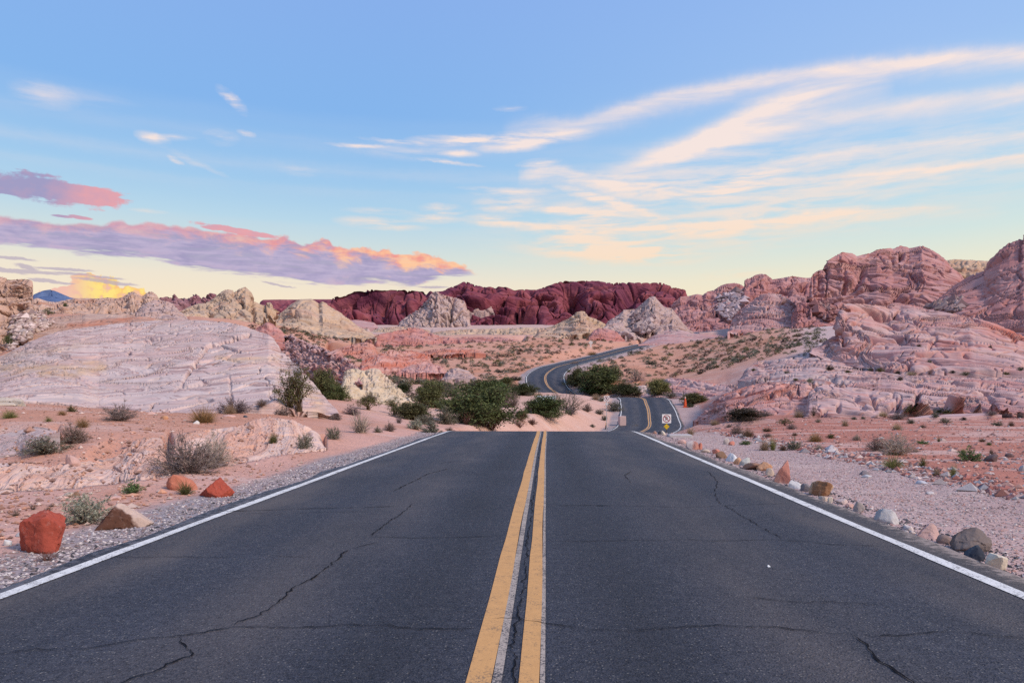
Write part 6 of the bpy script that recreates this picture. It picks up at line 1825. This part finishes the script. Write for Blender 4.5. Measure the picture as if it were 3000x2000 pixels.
RS = [
    (2180, 1012, 142, 104, CRM, None, 'cream white rounded rock nearest on the right roadside', dict(facets=16)),
    (2045, 948, 128, 92, SLT, (.035, .04, .055), 'dark slate blue rock in front of the big dark brown one', dict(facets=12)),
    (2008, 894, 245, 142, DBR, (.17, .135, .125), 'big dark brown rock, bulkiest of the right roadside row', dict(facets=17, sub=5)),
    (1852, 840, 92, 54, GRB, None, 'small round brownish pebble left of the big dark brown rock', dict(facets=40, angular=.4)),
    (1740, 808, 145, 98, REDS, (.55, .36, .32), 'red pyramid shaped rock with a pale face', dict(facets=7, angular=.97, sharp=60)),
    (1490, 716, 148, 92, GRY, (.48, .46, .46), 'grey rounded rock standing alone in the row', dict(facets=18)),
    (1312, 642, 68, 66, (.32, .27, .25), None, 'leaning grey brown wedge of rock', dict(facets=8, angular=.95)),
    (1258, 616, 54, 32, PNK, None, 'flat pinkish stone beside the leaning wedge', {}),
    (1213, 591, 64, 32, (.55, .42, .38), None, 'pale pink flat stone left of the pinkish one', {}),
    (1138, 586, 32, 42, CRM, None, 'small upright white stone under the big tan brown rock', {}),
    (1094, 572, 70, 30, TAN, None, 'flat tan stone left of the small upright white one', {}),
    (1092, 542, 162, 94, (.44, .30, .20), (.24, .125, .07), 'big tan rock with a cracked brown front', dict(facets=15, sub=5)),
    (985, 512, 58, 50, (.19, .17, .18), None, 'dark grey stone between white rock and big tan rock', {}),
    (925, 497, 92, 52, WHT, None, 'bright white rock with a ridge', dict(facets=8, angular=.95)),
    (836, 460, 100, 124, (.50, .27, .22), (.44, .19, .15), 'tall leaning salmon pink rock', dict(facets=8, angular=.97, sharp=50, tilt=.25)),
    (760, 413, 58, 47, TAN, None, 'tan stone at the left foot of the tall salmon rock', {}),
    (724, 383, 98, 58, ORG, None, 'orange rock on top of the brown slab', dict(facets=9)),
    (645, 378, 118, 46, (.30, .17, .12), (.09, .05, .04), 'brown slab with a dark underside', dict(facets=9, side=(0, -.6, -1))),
    (604, 350, 68, 50, (.40, .40, .38), None, 'greenish grey rock left of the brown slab', {}),
    (556, 342, 50, 44, ORG, None, 'small orange rock between white and greenish grey ones', {}),
    (520, 325, 92, 52, (.58, .58, .60), None, 'bluish white rock in the middle of the row', dict(facets=9)),
    (456, 303, 74, 44, BRN, None, 'dark brown rock left of the bluish white one', {}),
    (425, 278, 48, 32, REDS, None, 'small red rock behind the dark brown one', {}),
    (355, 267, 64, 20, TAN, None, 'flat tan chip between the farther rocks', {}),
    (278, 250, 84, 54, (.55, .45, .42), (.42, .20, .16), 'white and pink rock near the crest', dict(side=(1, -.5, 0))),
    (322, 248, 34, 42, REDS, None, 'narrow reddish rock at the right of the white and pink one', {}),
    (208, 213, 58, 28, PNK, None, 'pinkish rock closest to the parking sign', {}),
]
for i, (x, y, w, h, t1, t2, lb, kw) in enumerate(RS):
    roadside(Z6, x, y, w, h, t1, lb, t2, seed=40 + i, **kw)
for i, (x, y, w, h, lb) in enumerate([(1610, 782, 40, 26, 'whitish chip left of the red pyramid rock'), (1655, 778, 40, 22, 'pale chip touching the red pyramid rock'), (1632, 756, 60, 26, 'pinkish chip behind the red pyramid rock'), (1612, 736, 40, 20, 'topmost pale chip behind the red pyramid rock')]):
    roadside(Z6, x, y, w, h, (.54, .46, .43), lb, seed=80 + i, name='stone', sub=3)
ZS = zoom(1680, 1120, 400 / 2352.0)
for i, (x, y, w, h, t1, t2, lb) in enumerate([
        (1245, 803, 110, 46, WHT, None, 'white rock at the crest, left of the sign group'), (1095, 824, 62, 34, CRM, None, 'cream stone by the dry grass at the crest'), (1262, 850, 115, 44, PNK, None, 'pinkish rock below the white crest rock'),
        (1400, 884, 78, 50, (.36, .20, .15), None, 'red brown rock left of the parking sign'), (1485, 894, 74, 56, WHT, (.05, .05, .06), 'white rock with a black side by the parking sign'), (1552, 912, 72, 78, CRM, None, 'cream upright rock at the foot of the parking sign'),
        (1645, 930, 84, 62, SLT, None, 'dark slate rock right of the parking sign post'), (1702, 934, 50, 26, WHT, None, 'small white stone right of the dark slate rock')]):
    roadside(ZS, x, y, w, h, t1, lb, t2, seed=90 + i, sub=3)
for i, (x, y, w, h, c, lb) in enumerate([(488, 216, 42, 40, (.50, .42, .38), 'pale grey stone heap on the far gravel'), (520, 222, 40, 26, REDS, 'red stone right of the pale grey heap'), (1355, 410, 60, 28, (.20, .17, .18), 'dark stone at the edge of the red flat'), (1365, 425, 60, 18, (.46, .45, .46), 'bluish flat stone at the edge of the red flat'),
                                         (1710, 466, 70, 22, (.42, .42, .46), 'bluish flat stone farther along the edge of the flat'), (1765, 530, 50, 16, (.50, .45, .44), 'pale chip on the gravel edge'), (2140, 326, 90, 44, (.12, .08, .08), 'dark lump of rock before the bright green bush'), (2255, 298, 60, 26, (.14, .09, .09), 'dark lump of rock at the right of the flat'), (2340, 386, 40, 40, (.36, .36, .38), 'bluish stone at the right picture edge')]):
    roadside(Z6, x, y, w, h, c, lb, seed=110 + i, name='stone', sub=3)


# ---- masses of small stones
def pebbles(name, label, pos_, size, tones, seed=0, flat=0.6):
    rng = np.random.default_rng(seed)
    v0 = np.array([(1, 0, 0), (-1, 0, 0), (0, 1, 0), (0, -1, 0), (0, 0, 1), (0, 0, -1)], float)
    f0 = np.array([(0, 2, 4), (2, 1, 4), (1, 3, 4), (3, 0, 4), (2, 0, 5), (1, 2, 5), (3, 1, 5), (0, 3, 5)])
    n = len(pos_)
    v = v0[None] * (1 + rng.uniform(-.35, .35, (n, 6, 1)))
    a = rng.uniform(0, 6.28, n)
    ca, sa = np.cos(a), np.sin(a)
    s = size[:, None]
    sx = s * rng.uniform(.6, 1.3, (n, 1))
    x, y, z = v[..., 0] * sx, v[..., 1] * s, v[..., 2] * s * flat
    v = np.stack([x * ca[:, None] - y * sa[:, None], x * sa[:, None] + y * ca[:, None], z], -1) + pos_[:, None]
    f = (f0[None] + 6 * np.arange(n)[:, None, None]).reshape(-1, 3)
    t = np.array(tones)[rng.integers(0, len(tones), n)] * rng.uniform(.7, 1.25, (n, 1))
    o = mesh_obj(name, v.reshape(-1, 3), f, M_stone, smooth_=False, cattrs={'tone': np.repeat(t, 6, 0)})
    return tagged(o, label, kind='stuff')


_q = np.random.default_rng(77)


def along_road(n, o0, o1, y0, y1, power=1.0):
    """spots at side offsets o0..o1 of the road, denser near the viewer"""
    y = np.exp(_q.uniform(math.log(y0), math.log(y1), n))
    i = np.array([int(np.argmin(np.abs(ROAD[:, 1] - q))) for q in np.linspace(0, 60, 601)])
    k = i[np.clip((y * 10).astype(int), 0, 600)]
    o_ = o0 + (o1 - o0) * _q.random(n) ** power
    x = ROAD[k, 0] + NRM[k, 0] * o_
    return x, ROAD[k, 1] + _q.uniform(-.35, .35, n)


GT = [(.34, .29, .29), (.24, .21, .22), (.44, .38, .37), (.54, .48, .46), (.30, .21, .20)]
x, y = along_road(9000, -5.2, -3.98, 3.5, 34, .9)
pebbles('gravel', 'grey gravel on the left shoulder', np.stack([x, y, terrain_z(x, y) + .004], -1), _q.uniform(.008, .026, len(x)), GT, 1)
x, y = along_road(15000, 4.0, 7.6, 3.8, 36, 1.0)
pebbles('gravel', 'pinkish grey gravel on the right shoulder', np.stack([x, y, terrain_z(x, y) + .003], -1), _q.uniform(.007, .024, len(x)), [(.42, .31, .29), (.30, .21, .20), (.52, .41, .38), (.58, .49, .45), (.44, .25, .21)], 2)
x, y = along_road(2600, 3.95, 4.75, 3.8, 34, 1.0)
pebbles('tar_crumbs', 'dark crumbs of tar along the right road edge', np.stack([x, y, np.maximum(terrain_z(x, y), -9) + .004], -1), _q.uniform(.008, .03, len(x)), [(.05, .05, .06), (.09, .085, .09), (.16, .13, .13)], 3)
x, y = along_road(1500, -4.7, -4.0, 3.5, 34, 1.0)
pebbles('tar_crumbs', 'dark crumbs of tar along the left road edge', np.stack([x, y, terrain_z(x, y) + .004], -1), _q.uniform(.008, .028, len(x)), [(.05, .05, .06), (.09, .085, .09), (.16, .13, .13)], 4)
n = 3400
d = np.exp(_q.uniform(math.log(7.0), math.log(33), n))
px = _q.uniform(-60, 900, n)
x = (px - 1500) / F * d
ds, _, _ = road_dist(x, d)
ok = ds < -5.3
x, d = x[ok], d[ok]
pebbles('rubble', 'small stones strewn over the left bank and terrace', np.stack([x, d, land_z(x, d) + .01], -1), np.exp(_q.normal(math.log(.022), .55, len(x))), [(.52, .32, .26), (.46, .24, .16), (.56, .42, .36), (.36, .20, .15), (.26, .15, .12)], 5)
n = 6500
d = np.exp(_q.uniform(math.log(7.0), math.log(48), n))
px = _q.uniform(1950, 3060, n)
x = (px - 1500) / F * d
ds, _, _ = road_dist(x, d)
ok = ds > 7.0
x, d = x[ok], d[ok]
pebbles('rubble', 'small stones strewn over the red flat at the right', np.stack([x, d, terrain_z(x, d) + .008], -1), np.exp(_q.normal(math.log(.024), .6, len(x))), [(.46, .24, .19), (.55, .40, .35), (.30, .13, .10), (.22, .12, .11), (.40, .36, .36)], 6)
# clods along the edge between gravel and flat
x, y = along_road(900, 7.0, 8.1, 8.5, 30, 1.0)
pebbles('rubble', 'dark red clods along the outer edge of the right gravel', np.stack([x, y, terrain_z(x, y) + .01], -1), np.exp(_q.normal(math.log(.05), .5, len(x))), [(.30, .12, .10), (.20, .10, .10), (.42, .24, .20), (.40, .36, .36), (.50, .40, .37)], 7)


def in_poly(n, poly, Z, seed):
    rng = np.random.default_rng(seed)
    p = np.array([Z(*q) for q in poly])
    lo, hi = p.min(0), p.max(0)
    out = []
    while len(out) < n:
        q = lo + (hi - lo) * rng.random(2)
        c = False
        for (x0, y0), (x1, y1) in zip(p, np.roll(p, -1, 0)):
            if (y0 > q[1]) != (y1 > q[1]) and q[0] < (x1 - x0) * (q[1] - y0) / (y1 - y0) + x0:
                c = not c
        if c:
            out.append(hit(*q))
    return np.array(out)


def scree(n, poly, Z, size, tones, label, seed):
    s = in_poly(n, poly, Z, seed)
    rng = np.random.default_rng(seed)
    pebbles('rubble', label, s + [0, 0, size * .2], np.exp(rng.normal(math.log(size), .4, n)), tones, seed, .8)


scree(420, [(90, 420), (250, 385), (380, 450), (330, 495), (130, 610), (50, 665), (60, 560)], Z1, .34, [(.44, .33, .30), (.52, .42, .39), (.30, .21, .20), (.40, .30, .25)], 'slope of tumbled blocks below the rock tower at the left', 21)
scree(260, [(1680, 590), (1760, 560), (1930, 520), (1925, 615), (1870, 622)], Z4, .75, [(.26, .17, .16), (.34, .24, .22), (.18, .11, .11)], 'triangle of dark rubble between the hump and the right dome', 22)
scree(320, [(240, 500), (420, 470), (430, 560), (330, 690), (240, 640)], Z4, 1.3, [(.34, .26, .27), (.42, .33, .34), (.24, .17, .18)], 'grey broken rubble on the slope left of the knobbly ridge', 23)
scree(260, [(1190, 430), (1290, 420), (1355, 470), (1350, 560), (1250, 605), (1180, 560)], Z3, 1.1, [(.30, .22, .22), (.20, .13, .13), (.40, .30, .28)], 'dark rubble filling the hollow of the pale crag', 24)
scree(160, [(900, 560), (1000, 545), (1060, 620), (1010, 690), (930, 640)], Z4, .8, [(.26, .12, .11), (.18, .08, .08), (.34, .20, .18)], 'dark red blocks under the cliff of the largest dome', 25)


# ------------------------------------------------------------------ signs, cones, concrete
def plain(name, c, rough=0.6, spec=0.3, grit=0.12):
    m = new_mat(name)
    finish(hsv_val(c, 1 - grit + 2 * grit * noise(objpos(), 9.0, 4.0, 0.6)), rough, spec)
    return m


M_panel = plain('sign_white', (.78, .76, .74), .45, .4, .04)
M_rust = plain('sign_red', (.30, .030, .045), .45, .4, .06)
M_black = plain('sign_black', (.018, .012, .018), .5, .4, .05)
M_ylw = plain('sign_yellow', (.78, .52, .02), .45, .4, .05)
M_post = plain('dark_steel', (.06, .055, .055), .6, .4, .2)
M_galv = plain('galvanised_steel', (.46, .42, .41), .5, .5, .12)
M_back = plain('sign_back', (.62, .58, .57), .45, .5, .06)
M_orange = plain('cone_orange', (.75, .10, .025), .5, .4, .08)
M_amber = plain('cone_amber', (.72, .36, .06), .5, .4, .1)
M_conc = plain('concrete', (.46, .43, .43), .85, .15, .2)
M_pinkconc = plain('pink_concrete', (.56, .40, .37), .85, .15, .15)


def box_obj(name, size, loc, mat, parent=None, bevel=0.0, rot=(0, 0, 0)):
    bm = bmesh.new()
    bmesh.ops.create_cube(bm, size=1.0)
    bmesh.ops.scale(bm, vec=size, verts=bm.verts)
    if bevel:
        bmesh.ops.bevel(bm, geom=bm.edges[:], offset=bevel, segments=2, affect='EDGES', profile=0.5)
    me = bpy.data.meshes.new(name)
    bm.to_mesh(me)
    bm.free()
    me.materials.append(mat)
    o = bpy.data.objects.new(name, me)
    col.objects.link(o)
    o.location = loc
    o.rotation_euler = rot
    o.parent = parent
    return o


def plate(name, outline, y, th, mat, parent):
    """flat plate in the x-z plane, front face at y, th thick"""
    n = len(outline)
    v = [(a, y, b) for a, b in outline] + [(a, y + th, b) for a, b in outline]
    bm = bmesh.new()
    q = [bm.verts.new(c) for c in v]
    bm.faces.new(q[:n])
    bm.faces.new(q[n:][::-1])
    for i in range(n):
        bm.faces.new((q[(i + 1) % n], q[i], q[i + n], q[(i + 1) % n + n]))
    bmesh.ops.recalc_face_normals(bm, faces=bm.faces[:])
    me = bpy.data.meshes.new(name)
    bm.to_mesh(me)
    bm.free()
    me.materials.append(mat)
    o = bpy.data.objects.new(name, me)
    col.objects.link(o)
    o.parent = parent
    return o


def ring(name, r0, r1, y, th, mat, parent, cz, a0=0.0, a1=2 * math.pi, cx=0.0, n=48):
    a = np.linspace(a0, a1, n)
    full = abs(a1 - a0) > 6.28
    c = np.stack([np.cos(a), np.sin(a)], -1)
    rows = []
    for r, yy in ((r0, y), (r1, y), (r1, y + th), (r0, y + th), (r0, y)):
        rows.append(np.stack([cx + c[:, 0] * r, np.full(n, yy), cz + c[:, 1] * r], -1))
    v = np.stack(rows, 0)
    f = grid_faces(5, n)
    o = mesh_obj(name, v, f, mat, parent, smooth_=False)
    return o


def rrect(w, h, r, cz, n=5):
    out = []
    for cx, cy, a in ((w / 2 - r, h / 2 - r, 0), (-w / 2 + r, h / 2 - r, 90), (-w / 2 + r, -h / 2 + r, 180), (w / 2 - r, -h / 2 + r, 270)):
        for k in range(n):
            t = R(a + 90 * k / (n - 1))
            out.append((cx + r * math.cos(t), cz + cy + r * math.sin(t)))
    return out


def diamond(s, cz):
    return [(s, cz), (0, cz + s), (-s, cz), (0, cz - s)]


def parking_sign(px, foot, top, pw, d, label, diamond_py, dsize, dmat, dlines, post_mat, ground_extra=0.3, postw=0.05):
    """square white plate with a barred P, a small diamond plate under it, on one post"""
    k = d / F
    x = (px - 1500) * k
    g = float(land_z(np.array([x]), np.array([d]))[0])
    zt = EYE + (HOR - top) * k
    s = pw * k
    root = empty('parking_sign', (x, d, g), label, 'sign')
    h = zt - g
    box_obj('post', (postw, postw * .6, h - s * .1 + ground_extra), (0, 0.03, (h - s * .1 - ground_extra) / 2), post_mat, root, .006)
    cz = h - s / 2
    pl = plate('panel', rrect(s, s, s * .08, cz), -0.012, .005, M_panel, root)
    rim = rrect(s * .95, s * .95, s * .07, cz)
    ring('red_ring', s * .33, s * .41, -0.0165, .003, M_rust, pl, cz)
    L = s * .355
    bar = plate('red_bar', [(-L * .72 - s * .028, cz + L * .72 - s * .028), (-L * .72 + s * .028, cz + L * .72 + s * .028), (L * .72 + s * .028, cz - L * .72 + s * .028), (L * .72 - s * .028, cz - L * .72 - s * .028)], -0.0185, .0015, M_rust, pl)
    u = s * .21
    plate('letter', [(-u * .62, cz - u), (-u * .18, cz - u), (-u * .18, cz + u), (-u * .62, cz + u)], -0.0145, .002, M_black, pl)
    ring('letter', u * .26, u * .62, -0.0146, .0021, M_black, pl, cz + u * .38, -math.pi / 2, math.pi / 2, cx=-u * .02, n=20)
    for zz in (cz + u * .38 + u * .44, cz + u * .38 - u * .44):
        plate('letter', [(-u * .19, zz - u * .18), (0, zz - u * .18), (0, zz + u * .18), (-u * .19, zz + u * .18)], -0.0147, .0022, M_black, pl)
    dz = (EYE + (HOR - diamond_py) * k) - g
    ds = dsize * k / 2
    dp = plate('diamond_plate', diamond(ds, dz), -0.012, .004, dmat, root)
    if dlines:
        a, b = ds * .90, ds * .82
        for sx, sz in ((1, 1), (-1, 1), (-1, -1), (1, -1)):
            plate('border', [(a * sx, dz), (0, dz + a * sz), (0, dz + b * sz), (b * sx, dz)], -0.0145, .002, M_black, dp)
        for i, (zz, ww) in enumerate(((.22, .42), (0.0, .5), (-.22, .36))):
            plate('worn_print', [(-ww * ds, dz + (zz - .05) * ds), (ww * ds, dz + (zz - .05) * ds), (ww * ds, dz + (zz + .05) * ds), (-ww * ds, dz + (zz + .05) * ds)], -0.0143, .002, plain('faded_print', (.42, .27, .02), .6), dp)
    return root


sx, sy = ZS(1605, 545)
parking_sign(sx, ZS(0, 920)[1], sy, 156 * .17, 41.0, 'white barred parking sign over a yellow diamond at the right of the crest', ZS(0, 758)[1], 104 * .17, M_ylw, True, M_post)
sx, sy = ZS(572, 232)
parking_sign(sx, ZS(0, 800)[1], sy, 92 * .17, 66.0, 'farther barred parking sign over a small white diamond, left of the lower road', ZS(0, 370)[1], 66 * .17, M_back, False, M_galv, postw=.06)

# far warning sign seen on its pale side
X, D, G = hit(*ZT(905, 282))
k_ = 600 / 2352.0 * D / F
root = empty('warning_sign', (X, D, G), 'far white diamond sign on a post above the left side of the upper road', 'sign')
plate('diamond_plate', diamond(27 * k_, 72 * k_), -0.02, .01, M_back, root)
box_obj('post', (.12, .08, 60 * k_), (0, .06, 29 * k_), M_back, root, .01)
plate('lower_plate', rrect(20 * k_, 22 * k_, 2 * k_, 34 * k_), -0.02, .01, M_back, root)


def cone(px, py, h_px, Z, label, m1, m2, m3):
    X, D, G = hit(*Z(px, py))
    s = (Z(1, 0)[0] - Z(0, 0)[0]) * D / F
    H = h_px * s
    root = empty('traffic_cone', (X, D, G), label, 'cone')
    box_obj('base', (H * .42, H * .42, H * .05), (0, 0, H * .025), m1, root, H * .012)
    for nm, z0, z1, m in (('body', .05, .58, m1), ('collar', .58, .80, m2), ('tip', .80, 1.0, m3)):
        a = np.linspace(0, 2 * math.pi, 25)[:-1]
        r = lambda t: H * (.165 - .12 * t)
        rows = [np.stack([np.cos(a) * r(t) * q, np.sin(a) * r(t) * q, np.full(24, H * t)], -1) for t, q in ((z0, 0.0), (z0, 1.0), (z1, 1.0), (z1, 0.0))]
        mesh_obj(nm, np.stack(rows), grid_faces(4, 24, True), m, root, smooth_=False)
    return root


cone(1925, 428, 190, ZS, 'tall orange cone with a pale tip right of the lower road', M_orange, M_orange, plain('cone_tip', (.70, .45, .36)))
cone(563, 800, 112, ZS, 'narrow dark and amber cone at the foot of the farther parking sign', M_black, M_amber, M_amber)
X, D, G = hit(*ZS(1893, 232))
o = box_obj('marker_post', (.10, .06, 85 * .17 * D / F), (X, D, G + 40 * .17 * D / F), M_post, None, .01)
tagged(o, 'thin dark marker post above the orange cone', 'post')

# concrete at the culvert
X, D, G = hit(*ZS(850, 800))
s = .17 * D / F
o = box_obj('concrete_block', (115 * s, .8, 250 * s), (X, D + .6, G + 90 * s), M_pinkconc, None, .06, (0, 0, .15))
tagged(o, 'pink concrete end block at the left edge of the lower road', 'concrete block')
x0, d0, g0 = hit(*ZS(1850, 945))
o = box_obj('concrete_slab', (.85, .5, .16), (x0, d0 + .2, g0 + .02), M_conc, None, .03, (0, 0, -.05))
tagged(o, 'pale concrete slab lying right of the parking sign', 'concrete slab')
X, D, G = hit(*Z9(1770, 385))
s = 600 / 2352.0 * D / F
o = box_obj('concrete_apron', (230 * s, 5.0, .35), (X, D + 2.4, G + .35), M_back, None, .05, (R(9), 0, -.1))
tagged(o, 'white concrete apron under the far bend of the road', 'concrete slab')

# white scrap on the tarmac
fp = flat_pt(*Z6(757, 988))
m = plain('paper', (.72, .70, .66), .7)
w_ = np.array([[-.018, 0, .004], [.012, -.01, .006], [.02, .02, .016], [-.004, .045, .03], [-.022, .03, .012]])
o = mesh_obj('paper_scrap', np.concatenate([w_, w_ + [0, 0, .0015]]), [np.array([[0, 1, 2], [0, 2, 3], [0, 3, 4]]), np.array([[7, 6, 5], [8, 7, 5], [9, 8, 5]]), np.array([[0, 5, 6, 1], [1, 6, 7, 2], [2, 7, 8, 3], [3, 8, 9, 4], [4, 9, 5, 0]])], m, smooth_=False)
o.location = (fp[0], fp[1], .002)
o.scale = (.6, .6, .6)
tagged(o, 'small white scrap lying on the right lane', 'scrap')

# dry brush in front of the red boulder and on the sand
for x, y, w, h, lb in [(345, 1290, 210, 85, 'dry brown brush lying in front of the big red boulder'), (110, 945, 120, 60, 'dark dry clump on the sand behind the big red boulder'), (250, 895, 80, 45, 'small dark dry clump above the big red boulder'), (365, 905, 90, 38, 'small dark dry clump left of the pale green shrub'), (400, 872, 50, 25, 'tiny dark dry clump by the pale green shrub')]:
    plant(Z5, x, y, w, h, 'bare', 'redbrown' if w > 150 else 'dark', 'dry_brush', lb, cat='brush', parts=w > 150)
